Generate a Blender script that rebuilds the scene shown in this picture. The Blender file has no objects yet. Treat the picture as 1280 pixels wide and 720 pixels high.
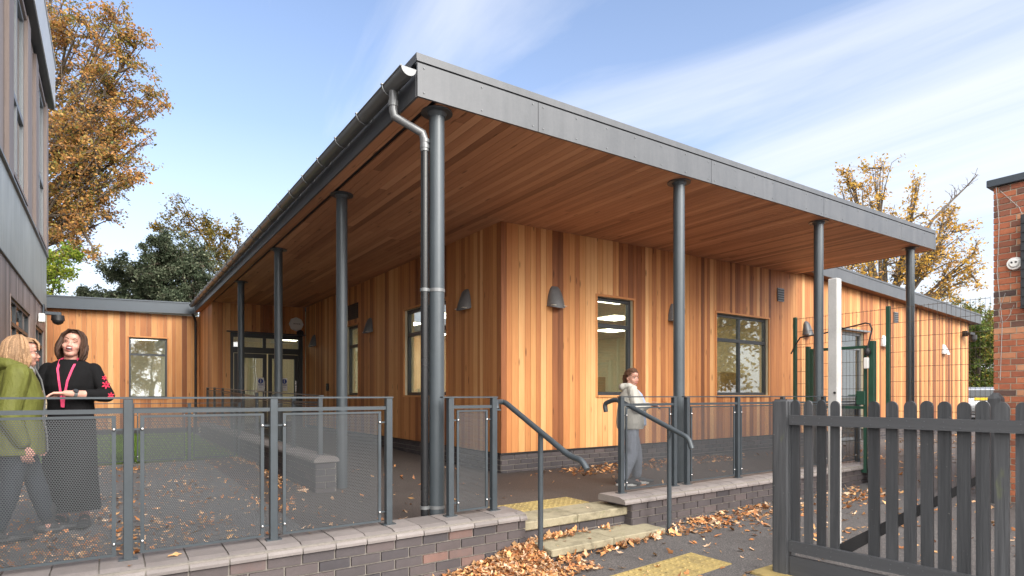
import bpy, bmesh, math, random
import numpy as np
from mathutils import Vector, Matrix, noise as mnoise
R = math.radians
C = bpy.context.scene.collection
SC = bpy.context.scene
rng = np.random.default_rng(7)
random.seed(11)

# ---------------------------------------------------------------- objects
def tag(o, label=None, cat=None, group=None, kind=None):
    if label: o['label'] = label
    if cat: o['category'] = cat
    if group: o['group'] = group
    if kind: o['kind'] = kind
    return o

def thing(name, loc, label, cat, group=None, rz=0.0):
    o = bpy.data.objects.new(name, None)
    o.empty_display_size = 0.2
    C.objects.link(o)
    o.location = loc
    o.rotation_euler = (0, 0, rz)
    return tag(o, label, cat, group)

def root_offset(parent):
    """world position of the chain's origin (things built in world coordinates)"""
    v = Vector((0, 0, 0))
    while parent is not None:
        v += parent.location
        parent = parent.parent
    return v

def link(name, me, mats, parent=None, local=False):
    o = bpy.data.objects.new(name, me)
    C.objects.link(o)
    if mats is not None:
        if not isinstance(mats, (list, tuple)): mats = [mats]
        if len(me.materials) == 0:
            for m in mats: me.materials.append(m)
    if parent is not None:
        o.parent = parent
    return o

class MB:
    def __init__(s):
        s.v = []; s.f = []; s.c = []; s.m = []
    def add(s, vs, fs, col=(1, 1, 1), mi=0):
        b = len(s.v)
        s.v.extend([tuple(p) for p in vs])
        for f in fs:
            s.f.append(tuple(b + i for i in f)); s.c.append(col); s.m.append(mi)
    def box(s, a, b, col=(1, 1, 1), mi=0, skip=()):
        x0, y0, z0 = a; x1, y1, z1 = b
        if x0 > x1: x0, x1 = x1, x0
        if y0 > y1: y0, y1 = y1, y0
        if z0 > z1: z0, z1 = z1, z0
        vs = [(x0,y0,z0),(x1,y0,z0),(x1,y1,z0),(x0,y1,z0),(x0,y0,z1),(x1,y0,z1),(x1,y1,z1),(x0,y1,z1)]
        fs = [(0,3,2,1),(4,5,6,7),(0,1,5,4),(1,2,6,5),(2,3,7,6),(3,0,4,7)]
        s.add(vs, fs, col, mi)
    def bbox(s, a, b, e=.006, col=(1, 1, 1), mi=0):
        """box with chamfered edges"""
        x0, y0, z0 = [min(p, q) for p, q in zip(a, b)]; x1, y1, z1 = [max(p, q) for p, q in zip(a, b)]
        bm = bmesh.new()
        bmesh.ops.create_cube(bm, size=1)
        for v in bm.verts:
            v.co = Vector((x0 + (v.co.x+.5)*(x1-x0), y0 + (v.co.y+.5)*(y1-y0), z0 + (v.co.z+.5)*(z1-z0)))
        bmesh.ops.bevel(bm, geom=bm.edges[:], offset=e, segments=1, affect='EDGES')
        s.bm(bm, col, mi)
    def bm(s, bm, col=(1, 1, 1), mi=0, M=None):
        bm.verts.ensure_lookup_table()
        vs = [(M @ v.co) if M else v.co.copy() for v in bm.verts]
        s.add(vs, [[v.index for v in f.verts] for f in bm.faces], col, mi)
        bm.free()
    def obox(s, o, ax, ay, az, col=(1, 1, 1), mi=0):
        """box from corner o with three edge vectors"""
        o, ax, ay, az = map(Vector, (o, ax, ay, az))
        vs = [o, o+ax, o+ax+ay, o+ay, o+az, o+ax+az, o+ax+ay+az, o+ay+az]
        fs = [(0,3,2,1),(4,5,6,7),(0,1,5,4),(1,2,6,5),(2,3,7,6),(3,0,4,7)]
        if ax.cross(ay).dot(az) < 0: fs = [f[::-1] for f in fs]
        s.add(vs, fs, col, mi)
    def cyl(s, p0, p1, r0, r1=None, n=16, col=(1, 1, 1), mi=0, caps=True):
        if r1 is None: r1 = r0
        p0, p1 = Vector(p0), Vector(p1)
        d = (p1 - p0).normalized()
        a = d.orthogonal().normalized(); b = d.cross(a)
        vs = []
        for p, r in ((p0, r0), (p1, r1)):
            for i in range(n):
                t = 2*math.pi*i/n
                vs.append(p + (a*math.cos(t) + b*math.sin(t))*r)
        fs = [(i, (i+1) % n, n + (i+1) % n, n + i) for i in range(n)]
        if caps:
            fs.append(tuple(range(n))[::-1]); fs.append(tuple(range(n, 2*n)))
        s.add(vs, fs, col, mi)
    def tube(s, path, r, n=10, col=(1, 1, 1), mi=0, caps=True, squash=None):
        path = [Vector(p) for p in path]
        rs = r if isinstance(r, (list, tuple)) else [r]*len(path)
        vs = []; prev = None
        for k, p in enumerate(path):
            if k == 0: d = path[1] - p
            elif k == len(path)-1: d = p - path[k-1]
            else: d = (path[k+1] - p).normalized() + (p - path[k-1]).normalized()
            d.normalize()
            if prev is None: a = d.orthogonal().normalized()
            else:
                a = prev - d*prev.dot(d)
                a = a.normalized() if a.length > 1e-6 else d.orthogonal().normalized()
            prev = a; b = d.cross(a)
            for i in range(n):
                t = 2*math.pi*i/n
                vs.append(p + (a*math.cos(t) + b*math.sin(t))*rs[k])
        fs = []
        for k in range(len(path)-1):
            for i in range(n):
                fs.append((k*n+i, k*n+(i+1) % n, (k+1)*n+(i+1) % n, (k+1)*n+i))
        if caps:
            fs.append(tuple(range(n))[::-1]); fs.append(tuple(range((len(path)-1)*n, len(path)*n)))
        s.add(vs, fs, col, mi)
    def sphere(s, c, r, sc=(1, 1, 1), col=(1, 1, 1), mi=0, sub=2, rot=None):
        bm = bmesh.new()
        bmesh.ops.create_icosphere(bm, subdivisions=sub, radius=r)
        M = Matrix.Translation(c) @ (rot.to_4x4() if rot else Matrix.Identity(4)) @ Matrix.Diagonal((*sc, 1))
        s.bm(bm, col, mi, M)
    def build(s, name, mats, parent=None, smooth=False, local=False):
        me = bpy.data.meshes.new(name)
        off = Vector((0, 0, 0)) if (local or parent is None) else root_offset(parent)
        vs = [(p[0]-off.x, p[1]-off.y, p[2]-off.z) for p in s.v]
        me.from_pydata(vs, [], s.f)
        me.update()
        if len(set(s.c)) > 1 or (s.c and s.c[0] != (1, 1, 1)):
            ca = me.color_attributes.new('tone', 'FLOAT_COLOR', 'CORNER')
            arr = np.ones((len(me.loops), 4), dtype=np.float32)
            k = 0
            for f, c in zip(s.f, s.c):
                arr[k:k+len(f), :3] = c; k += len(f)
            ca.data.foreach_set('color', arr.ravel())
        if len(set(s.m)) > 1:
            me.polygons.foreach_set('material_index', s.m)
        if smooth:
            me.polygons.foreach_set('use_smooth', [True]*len(me.polygons))
            try: me.set_sharp_from_angle(angle=R(35))
            except Exception: pass
        return link(name, me, mats, parent)

def np_mesh(name, V, F, col=None, smooth=False):
    """V (n,3); F (m,k) equal sized faces; col (m,3) per face"""
    me = bpy.data.meshes.new(name)
    n, (m, k) = len(V), F.shape
    me.vertices.add(n); me.vertices.foreach_set('co', np.asarray(V, np.float32).ravel())
    me.loops.add(m*k); me.loops.foreach_set('vertex_index', F.astype(np.int32).ravel())
    me.polygons.add(m)
    me.polygons.foreach_set('loop_start', (np.arange(m)*k).astype(np.int32))
    me.polygons.foreach_set('loop_total', np.full(m, k, np.int32))
    if smooth: me.polygons.foreach_set('use_smooth', np.ones(m, bool))
    me.update(calc_edges=True)
    if col is not None:
        ca = me.color_attributes.new('tone', 'FLOAT_COLOR', 'CORNER')
        arr = np.ones((m*k, 4), np.float32)
        arr[:, :3] = np.repeat(col, k, axis=0)
        ca.data.foreach_set('color', arr.ravel())
    me.validate()
    return me

# ---------------------------------------------------------------- materials
def nmat(name):
    m = bpy.data.materials.new(name); m.use_nodes = True
    nt = m.node_tree
    return m, nt, nt.nodes['Principled BSDF']
def N(nt, t, **kw):
    n = nt.nodes.new(t)
    for k, v in kw.items():
        if k.startswith('i_'):
            n.inputs[k[2:].replace('_', ' ')].default_value = v
        else: setattr(n, k, v)
    return n
def L(nt, a, b): nt.links.new(a, b)
def ramp(nt, stops, interp='LINEAR'):
    r = nt.nodes.new('ShaderNodeValToRGB'); cr = r.color_ramp; cr.interpolation = interp
    while len(cr.elements) > 1: cr.elements.remove(cr.elements[-1])
    cr.elements[0].position = stops[0][0]; cr.elements[0].color = (*stops[0][1], 1)
    for p, c in stops[1:]:
        e = cr.elements.new(p); e.color = (*c, 1)
    return r
def texco(nt, scale=(1, 1, 1), out='Object', rot=(0, 0, 0)):
    tc = N(nt, 'ShaderNodeTexCoord'); mp = N(nt, 'ShaderNodeMapping')
    mp.inputs['Scale'].default_value = scale; mp.inputs['Rotation'].default_value = rot
    L(nt, tc.outputs[out], mp.inputs['Vector'])
    return mp.outputs['Vector']
def world_co(nt, scale=(1, 1, 1)):
    g = N(nt, 'ShaderNodeNewGeometry'); mp = N(nt, 'ShaderNodeMapping')
    mp.inputs['Scale'].default_value = scale
    L(nt, g.outputs['Position'], mp.inputs['Vector'])
    return mp.outputs['Vector']
def noise(nt, vec, scale, detail=4, rough=.55, dist=0):
    n = N(nt, 'ShaderNodeTexNoise'); n.inputs['Scale'].default_value = scale
    n.inputs['Detail'].default_value = detail; n.inputs['Roughness'].default_value = rough
    n.inputs['Distortion'].default_value = dist
    if vec is not None: L(nt, vec, n.inputs['Vector'])
    return n.outputs['Fac']
def math_(nt, op, a, b=None, clamp=False):
    n = N(nt, 'ShaderNodeMath', operation=op); n.use_clamp = clamp
    for i, x in enumerate((a, b)):
        if x is None: continue
        if isinstance(x, (int, float)): n.inputs[i].default_value = x
        else: L(nt, x, n.inputs[i])
    return n.outputs[0]
def mixc(nt, fac, a, b, mode='MIX'):
    n = N(nt, 'ShaderNodeMix', data_type='RGBA', blend_type=mode)
    if isinstance(fac, (int, float)): n.inputs[0].default_value = fac
    else: L(nt, fac, n.inputs[0])
    for i, x in ((6, a), (7, b)):
        if isinstance(x, tuple): n.inputs[i].default_value = (*x, 1)
        else: L(nt, x, n.inputs[i])
    return n.outputs[2]
def bump(nt, bsdf, h, strength=.3, dist=.01):
    b = N(nt, 'ShaderNodeBump'); b.inputs['Strength'].default_value = strength
    b.inputs['Distance'].default_value = dist
    L(nt, h, b.inputs['Height']); L(nt, b.outputs[0], bsdf.inputs['Normal'])

def mat_plain(name, col, rough=.6, metal=0, var=.12, nscale=6, bmp=.05, spec=.5, fine=60):
    m, nt, b = nmat(name)
    v = world_co(nt)
    n1 = noise(nt, v, nscale, 5); n2 = noise(nt, v, fine, 3)
    s = math_(nt, 'ADD', math_(nt, 'MULTIPLY', n1, .7), math_(nt, 'MULTIPLY', n2, .3))
    lo = tuple(c*(1-var) for c in col); hi = tuple(min(1, c*(1+var)) for c in col)
    r = ramp(nt, [(.3, lo), (.7, hi)]); L(nt, s, r.inputs[0])
    L(nt, r.outputs[0], b.inputs['Base Color'])
    rr = N(nt, 'ShaderNodeMapRange'); rr.inputs[3].default_value = max(.05, rough-.1); rr.inputs[4].default_value = min(1, rough+.1)
    L(nt, n1, rr.inputs[0]); L(nt, rr.outputs[0], b.inputs['Roughness'])
    b.inputs['Metallic'].default_value = metal
    b.inputs['Specular IOR Level'].default_value = spec
    if bmp: bump(nt, b, n2, bmp, .004)
    return m

def mat_boards(name, axis, stops, rough=.55, grain=.25, knots=True, bmp=.15, chips=False):
    """timber boards: tone comes from the mesh (each board its own), grain runs along axis"""
    m, nt, b = nmat(name)
    at = N(nt, 'ShaderNodeAttribute', attribute_name='tone')
    sp = N(nt, 'ShaderNodeSeparateColor'); L(nt, at.outputs['Color'], sp.inputs[0])
    sc = {'Z': (1, 1, .045), 'Y': (1, .045, 1), 'X': (.045, 1, 1)}[axis]
    off = N(nt, 'ShaderNodeCombineXYZ')
    k = math_(nt, 'MULTIPLY', sp.outputs[1], 53.0)
    for i in range(3): L(nt, k, off.inputs[i])
    g = N(nt, 'ShaderNodeNewGeometry')
    add = N(nt, 'ShaderNodeVectorMath', operation='ADD'); L(nt, g.outputs['Position'], add.inputs[0]); L(nt, off.outputs[0], add.inputs[1])
    mp = N(nt, 'ShaderNodeMapping'); mp.inputs['Scale'].default_value = sc; L(nt, add.outputs[0], mp.inputs['Vector'])
    n1 = noise(nt, mp.outputs[0], 70, 4, .6, .4)
    n2 = noise(nt, mp.outputs[0], 14, 3, .5, .8)
    n3 = noise(nt, add.outputs[0], .9, 3)
    t = math_(nt, 'ADD', sp.outputs[0], math_(nt, 'MULTIPLY', math_(nt, 'SUBTRACT', n2, .5), grain*1.3))
    t = math_(nt, 'ADD', t, math_(nt, 'MULTIPLY', math_(nt, 'SUBTRACT', n1, .5), grain))
    t = math_(nt, 'ADD', t, math_(nt, 'MULTIPLY', math_(nt, 'SUBTRACT', n3, .5), .22), )
    r = ramp(nt, stops); L(nt, t, r.inputs[0])
    col = r.outputs[0]
    if knots:
        mp2 = N(nt, 'ShaderNodeMapping'); mp2.inputs['Scale'].default_value = {'Z': (7, 7, 1.6), 'Y': (7, 1.6, 7), 'X': (1.6, 7, 7)}[axis]
        L(nt, add.outputs[0], mp2.inputs['Vector'])
        vo = N(nt, 'ShaderNodeTexVoronoi', feature='F1'); vo.inputs['Scale'].default_value = 1; L(nt, mp2.outputs[0], vo.inputs['Vector'])
        kr = ramp(nt, [(.0, (1, 1, 1)), (.07, (.7, .7, .7)), (.125, (0, 0, 0))]); L(nt, vo.outputs['Distance'], kr.inputs[0])
        col = mixc(nt, math_(nt, 'MULTIPLY', kr.outputs[0], .75), col, tuple(c*.35 for c in stops[0][1]))
    if chips:
        g2 = N(nt, 'ShaderNodeNewGeometry')
        cn = noise(nt, g2.outputs['Position'], 55, 4, .7); c1_ = ramp(nt, [(.70, (0, 0, 0)), (.74, (.8, .8, .8))]); L(nt, cn, c1_.inputs[0])
        col = mixc(nt, c1_.outputs[0], col, (.30, .29, .27))
        mp3 = N(nt, 'ShaderNodeMapping'); mp3.inputs['Scale'].default_value = (7, 7, 2.2); mp3.inputs['Location'].default_value = (.4, .2, .1); L(nt, g2.outputs['Position'], mp3.inputs['Vector'])
        sn = noise(nt, mp3.outputs[0], 1, 4, .6); c2_ = ramp(nt, [(.68, (0, 0, 0)), (.80, (.35, .35, .35))]); L(nt, sn, c2_.inputs[0])
        col = mixc(nt, c2_.outputs[0], col, (.16, .19, .03))
    L(nt, col, b.inputs['Base Color'])
    b.inputs['Roughness'].default_value = rough
    b.inputs['Specular IOR Level'].default_value = .35
    bump(nt, b, n1, bmp, .003)
    return m

def mat_brick(name, stops, var=.3, rough=.8):
    """brick colour from the mesh tone (R), random (G); mottled"""
    m, nt, b = nmat(name)
    at = N(nt, 'ShaderNodeAttribute', attribute_name='tone')
    sp = N(nt, 'ShaderNodeSeparateColor'); L(nt, at.outputs['Color'], sp.inputs[0])
    v = world_co(nt)
    n1 = noise(nt, v, 22, 5, .65); n2 = noise(nt, v, 160, 3)
    t = math_(nt, 'ADD', sp.outputs[0], math_(nt, 'MULTIPLY', math_(nt, 'SUBTRACT', n1, .5), var))
    r = ramp(nt, stops); L(nt, t, r.inputs[0])
    sh = mixc(nt, .6, r.outputs[0], mixc(nt, n2, (.55, .55, .55), (1.3, 1.3, 1.3)), 'MULTIPLY')
    n3 = noise(nt, v, 1.3, 5, .7)
    cr = ramp(nt, [(.35, (.72, .72, .72)), (.6, (1, 1, 1))]); L(nt, n3, cr.inputs[0])
    sh = mixc(nt, .8, sh, cr.outputs[0], 'MULTIPLY')
    L(nt, sh, b.inputs['Base Color']); b.inputs['Roughness'].default_value = rough
    bump(nt, b, math_(nt, 'ADD', n2, n1), .35, .004)
    return m

CEDAR = [(0, (.15, .055, .022)), (.25, (.30, .110, .042)), (.5, (.50, .205, .072)), (.75, (.64, .31, .115)), (1, (.78, .46, .21))]
CEDAR_SOFFIT = [(0, (.18, .085, .050)), (.3, (.38, .180, .100)), (.6, (.58, .295, .165)), (1, (.72, .42, .25))]
M = {}
M['cedar'] = mat_boards('cedar_boards', 'Z', CEDAR)
M['cedar_y'] = mat_boards('cedar_soffit', 'Y', CEDAR_SOFFIT)
M['cedar_x'] = mat_boards('cedar_trim', 'X', CEDAR, knots=False)
M['brown'] = mat_boards('weathered_boards', 'Z', [(0, (.12, .095, .085)), (.5, (.25, .20, .18)), (1, (.42, .35, .32))], knots=False)
M['gate'] = mat_boards('painted_timber', 'Z', [(0, (.020, .022, .025)), (.5, (.046, .049, .054)), (1, (.10, .104, .112))], rough=.6, bmp=.9, grain=.6, knots=False, chips=True)
M['gate_y'] = mat_boards('painted_rail', 'Y', [(0, (.035, .037, .042)), (.5, (.058, .061, .067)), (1, (.085, .088, .095))], rough=.6, bmp=.5, knots=False)
M['gutter'] = mat_plain('grey_coated_steel', (.17, .178, .185), .32, .25, .12, 3, .02)
M['col'] = mat_plain('column_paint', (.065, .080, .092), .30, .15, .10, 2, .02)
M['rail'] = mat_plain('railing_paint', (.048, .060, .070), .42, .1, .14, 5, .04)
M['perf'] = mat_plain('perforated_steel', (.056, .062, .068), .5, .1, .08, 5, 0)
M['fascia'] = mat_plain('fascia_sheet', (.090, .096, .106), .42, .2, .12, 1.7, .03)
M['fascia_d'] = mat_plain('dark_fascia_sheet', (.052, .066, .082), .42, .2, .12, 2.5, .03)
M['frame'] = mat_plain('window_frame_paint', (.035, .04, .045), .4, .1, .1, 5, .02)
M['frame_g'] = mat_plain('grey_frame', (.16, .17, .18), .45, .1, .1, 5, .02)
M['black'] = mat_plain('black_rubber', (.018, .018, .02), .5, 0, .15, 8, .03)
M['lampg'] = mat_plain('lamp_casing', (.15, .155, .16), .5, .2, .12, 20, .06)
M['steel'] = mat_plain('bright_steel', (.6, .6, .6), .25, 1, .1, 20, .02)
M['white'] = mat_plain('white_plastic', (.75, .75, .73), .45, 0, .05, 10, .02)
M['cream'] = mat_plain('cream_wall', (.66, .59, .42), .85, 0, .05, 2, .03)
M['ceil'] = mat_plain('ceiling_tiles', (.75, .72, .62), .9, 0, .05, 2, .03)
M['carpet'] = mat_plain('carpet', (.12, .11, .12), .95, 0, .2, 30, .1)
def mat_streaked(name, c0, c1, rough, metal):
    m, nt, b = nmat(name); v = world_co(nt, (9, 9, .7)); n1 = noise(nt, v, 1, 5, .65, .3); n2 = noise(nt, world_co(nt), 2.2, 6, .7); n3 = noise(nt, world_co(nt), 40, 3, .7)
    s = math_(nt, 'ADD', math_(nt, 'MULTIPLY', n1, .45), math_(nt, 'ADD', math_(nt, 'MULTIPLY', n2, .4), math_(nt, 'MULTIPLY', n3, .15)))
    r = ramp(nt, [(.30, c0), (.5, tuple((a+b_)/2 for a, b_ in zip(c0, c1))), (.68, c1)]); L(nt, s, r.inputs[0]); L(nt, r.outputs[0], b.inputs['Base Color'])
    rr = N(nt, 'ShaderNodeMapRange'); rr.inputs[3].default_value = rough-.15; rr.inputs[4].default_value = rough+.2; L(nt, s, rr.inputs[0]); L(nt, rr.outputs[0], b.inputs['Roughness'])
    b.inputs['Metallic'].default_value = metal; bump(nt, b, n2, .12, .02); return m
M['fascia'] = mat_streaked('fascia_sheet_weathered', (.062, .068, .076), (.118, .124, .134), .42, .2)
M['col'] = mat_streaked('column_paint_weathered', (.050, .062, .072), (.080, .096, .108), .34, .15)
M['roof'] = mat_plain('roof_membrane', (.18, .19, .20), .7, 0, .12, 2, .05)
M['mortar'] = mat_plain('grey_mortar', (.22, .20, .18), .95, 0, .15, 30, .2)
M['mortar_l'] = mat_plain('pale_mortar', (.38, .33, .26), .95, 0, .15, 30, .2)
M['blue_brick'] = mat_brick('dark_brick', [(0, (.045, .042, .05)), (.35, (.085, .072, .075)), (.62, (.13, .10, .098)), (.8, (.20, .115, .095)), (.93, (.34, .13, .06)), (1, (.40, .16, .07))], .16, .7)
M['red_brick'] = mat_brick('red_brick', [(0, (.085, .055, .05)), (.25, (.17, .08, .055)), (.5, (.33, .10, .05)), (.75, (.46, .15, .07)), (1, (.50, .24, .13))], .35)
M['coping'] = mat_brick('coping_brick', [(0, (.14, .125, .12)), (.5, (.215, .19, .182)), (1, (.30, .27, .26))], .35, .6)
M['pipe'] = mat_plain('dark_pipe', (.018, .019, .021), .25, 0, .1, 3, .02)
def mat_stained(name, col, stain, moss, rough=.85, sc=3.0):
    m, nt, b = nmat(name); v = world_co(nt); n1 = noise(nt, v, sc, 7, .7); n2 = noise(nt, v, sc*4.3, 5, .7); n3 = noise(nt, v, 190, 2)
    r = ramp(nt, [(.36, stain), (.50, col), (.7, tuple(min(1, c*1.2) for c in col))]); L(nt, math_(nt, 'ADD', math_(nt, 'MULTIPLY', n1, .6), math_(nt, 'MULTIPLY', n2, .4)), r.inputs[0])
    mr = ramp(nt, [(.56, (0, 0, 0)), (.66, (.7, .7, .7))]); L(nt, noise(nt, v, sc*2.1, 6, .75), mr.inputs[0])
    c = mixc(nt, mr.outputs[0], r.outputs[0], moss); c = mixc(nt, .7, c, mixc(nt, n3, (.5, .5, .5), (1.45, 1.45, 1.45)), 'MULTIPLY')
    L(nt, c, b.inputs['Base Color']); b.inputs['Roughness'].default_value = rough; bump(nt, b, math_(nt, 'ADD', n3, n2), .5, .004); return m
M['slab'] = mat_stained('step_slab', (.30, .265, .18), (.15, .13, .085), (.13, .13, .055))
M['tactile'] = mat_stained('tactile_slab', (.34, .255, .095), (.20, .155, .07), (.17, .14, .06), sc=4)
M['green'] = mat_plain('green_fence_paint', (.018, .065, .042), .4, 0, .15, 5, .03)
M['wire'] = mat_plain('fence_wire', (.085, .065, .045), .5, 0, .1, 5, 0)
M['concrete'] = mat_plain('pale_post', (.40, .395, .385), .8, 0, .15, 4, .2)
M['bark'] = mat_plain('bark', (.10, .078, .058), .95, 0, .4, 6, .8, fine=25)
M['cupb'] = mat_plain('pale_wood', (.42, .30, .17), .6, 0, .1, 6, 0)
M['paper'] = mat_plain('paper', (.8, .8, .8), .8, 0, .02, 5, 0)
M['blue'] = mat_plain('sign_blue', (.02, .06, .32), .5, 0, .02, 5, 0)

def mat_metalband():
    m, nt, b = nmat('grey_cladding_panel')
    v = world_co(nt, (1, 1, .12)); n1 = noise(nt, v, 5, 5, .6); v2 = world_co(nt); n2 = noise(nt, v2, 1.2, 4)
    s = math_(nt, 'ADD', math_(nt, 'MULTIPLY', n1, .6), math_(nt, 'MULTIPLY', n2, .4))
    r = ramp(nt, [(.35, (.27, .275, .25)), (.65, (.40, .405, .375))]); L(nt, s, r.inputs[0])
    L(nt, r.outputs[0], b.inputs['Base Color']); b.inputs['Roughness'].default_value = .45; b.inputs['Metallic'].default_value = .3
    return m
M['panel'] = mat_metalband()
M['parapet'] = mat_plain('pale_metal', (.52, .53, .53), .4, .3, .08, 3, .02)

def mat_glass(name, tint=(.86, .90, .89), base=.15):
    m = bpy.data.materials.new(name); m.use_nodes = True; nt = m.node_tree
    nt.nodes.remove(nt.nodes['Principled BSDF'])
    out = nt.nodes['Material Output']
    t = N(nt, 'ShaderNodeBsdfTransparent'); t.inputs[0].default_value = (*tint, 1)
    g = N(nt, 'ShaderNodeBsdfGlossy'); g.inputs['Roughness'].default_value = .015; g.inputs[0].default_value = (.95, .97, 1, 1)
    fr = N(nt, 'ShaderNodeLayerWeight'); fr.inputs['Blend'].default_value = .5
    nz = noise(nt, world_co(nt), .8, 2)
    bp = N(nt, 'ShaderNodeBump'); bp.inputs['Strength'].default_value = .04; bp.inputs['Distance'].default_value = .05
    L(nt, nz, bp.inputs['Height']); L(nt, bp.outputs[0], g.inputs['Normal'])
    f = math_(nt, 'ADD', math_(nt, 'MULTIPLY', math_(nt, 'POWER', fr.outputs['Facing'], 4.0), .6), base, True)
    mx = N(nt, 'ShaderNodeMixShader'); L(nt, f, mx.inputs[0]); L(nt, t.outputs[0], mx.inputs[1]); L(nt, g.outputs[0], mx.inputs[2])
    L(nt, mx.outputs[0], out.inputs['Surface'])
    return m
M['glass'] = mat_glass('window_glass')
M['glass_up'] = mat_glass('upper_window_glass', (.6, .63, .63), .45)
def mat_emit(name, col, s):
    m, nt, b = nmat(name); b.inputs['Base Color'].default_value = (*col, 1)
    b.inputs['Emission Color'].default_value = (*col, 1); b.inputs['Emission Strength'].default_value = s
    return m
M['light'] = mat_emit('ceiling_lamp', (1, .92, .72), 6.5)

def mat_asphalt(name, c0, c1, scale=1.0, wet=.0):
    m, nt, b = nmat(name); v = world_co(nt)
    n1 = noise(nt, v, .55, 6, .65); n2 = noise(nt, v, 85, 2, .7); n3 = noise(nt, v, 7, 5, .7)
    r = ramp(nt, [(.3, c0), (.7, c1)]); L(nt, math_(nt, 'ADD', math_(nt, 'MULTIPLY', n1, .65), math_(nt, 'MULTIPLY', n3, .35)), r.inputs[0])
    sp = ramp(nt, [(.3, (.35, .35, .35)), (.5, (1, 1, 1)), (.72, (2.4, 2.3, 2.2))]); L(nt, n2, sp.inputs[0])
    c = mixc(nt, .8, r.outputs[0], sp.outputs[0], 'MULTIPLY')
    L(nt, c, b.inputs['Base Color'])
    rr = N(nt, 'ShaderNodeMapRange'); rr.inputs[3].default_value = .55; rr.inputs[4].default_value = .95; L(nt, n1, rr.inputs[0]); L(nt, rr.outputs[0], b.inputs['Roughness'])
    bump(nt, b, n2, .5, .006)
    return m
M['asphalt'] = mat_asphalt('asphalt', (.058, .054, .054), (.100, .094, .092))
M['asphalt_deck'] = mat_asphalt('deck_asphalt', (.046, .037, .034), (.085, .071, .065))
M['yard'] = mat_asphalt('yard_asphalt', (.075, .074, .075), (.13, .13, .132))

def mat_attr(name, rough=.7, trans=0, hue=0, nscale=40, var=.25, spec=.3):
    """colour straight from the mesh's own colour attribute (leaves, bark...)"""
    m, nt, b = nmat(name)
    at = N(nt, 'ShaderNodeAttribute', attribute_name='tone')
    n = noise(nt, world_co(nt), nscale, 3)
    r = ramp(nt, [(.3, (1-var,)*3), (.7, (1+var,)*3)]); L(nt, n, r.inputs[0])
    c = mixc(nt, 1.0, at.outputs['Color'], r.outputs[0], 'MULTIPLY')
    L(nt, c, b.inputs['Base Color']); b.inputs['Roughness'].default_value = rough
    b.inputs['Specular IOR Level'].default_value = spec
    if trans:
        out = nt.nodes['Material Output']
        tr = N(nt, 'ShaderNodeBsdfTranslucent'); L(nt, c, tr.inputs[0])
        mx = N(nt, 'ShaderNodeMixShader'); mx.inputs[0].default_value = trans
        L(nt, b.outputs[0], mx.inputs[1]); L(nt, tr.outputs[0], mx.inputs[2]); L(nt, mx.outputs[0], out.inputs['Surface'])
    return m
M['leaf'] = mat_attr('tree_leaf', .6, .35)
M['litter'] = mat_attr('fallen_leaf', .65, .12)
M['grassm'] = mat_attr('grass_blade', .7, .2)

# ---------------------------------------------------------------- repeated builders
def tone(lo=0., hi=1.): return (random.uniform(lo, hi), random.random(), 0)
def btone():
    """a board's own shade: mostly mid, some dark, some pale"""
    r = random.random()
    t = random.gauss(.52, .13) if r < .62 else (random.uniform(.12, .36) if r < .82 else random.uniform(.68, .95))
    return (min(1, max(.03, t)), random.random(), 0)

def clad(mb, plane, c, out, u0, u1, zb, zt, holes=(), wmin=.062, wmax=.128, th=.022, gap=.005, tn=btone, breaks=()):
    """vertical boards on plane ('X' or 'Y') = c whose outside looks along out (+1/-1)"""
    zbf = zb if callable(zb) else (lambda u: zb)
    ztf = zt if callable(zt) else (lambda u: zt)
    bk = sorted(set([u0, u1] + [b for h in holes for b in h[:2] if u0 < b < u1] + [b for b in breaks if u0 < b < u1]))
    for a, b in zip(bk, bk[1:]):
        u = a
        while u < b - 1e-6:
            w = random.uniform(wmin, wmax)
            e = u + w
            if b - e < wmin*.7: e = b
            mid = (u+e)/2
            spans = [(zbf(mid), None)]
            cuts = sorted([(h[2], h[3]) for h in holes if h[0]-1e-6 <= u and e <= h[1]+1e-6])
            segs = []; z = None
            lo = 'B'
            for za, zb2 in cuts:
                segs.append((lo, za)); lo = zb2
            segs.append((lo, 'T'))
            tn_ = tn()
            for s0, s1 in segs:
                p, q = u + gap/2, e - gap/2
                z00 = zbf(p) if s0 == 'B' else s0; z01 = zbf(q) if s0 == 'B' else s0
                z10 = ztf(p) if s1 == 'T' else s1; z11 = ztf(q) if s1 == 'T' else s1
                if z10 - z00 < .01: continue
                back = c - out*th
                P = (lambda uu, dd, zz: (dd, uu, zz)) if plane == 'X' else (lambda uu, dd, zz: (uu, dd, zz))
                cc = tn_ if s0 == 'B' else (tn_[0], (tn_[1]+.37) % 1, 0)
                vs = [P(p, c, z00), P(q, c, z01), P(q, c, z11), P(p, c, z10), P(p, back, z00), P(q, back, z01), P(q, back, z11), P(p, back, z10)]
                fs = [(0,1,2,3), (1,5,6,2), (4,0,3,7), (4,5,1,0), (3,2,6,7)]
                fl = (plane == 'Y' and out > 0) or (plane == 'X' and out < 0)
                if fl: fs = [f[::-1] for f in fs]
                mb.add(vs, fs, cc)
            u = e

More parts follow.
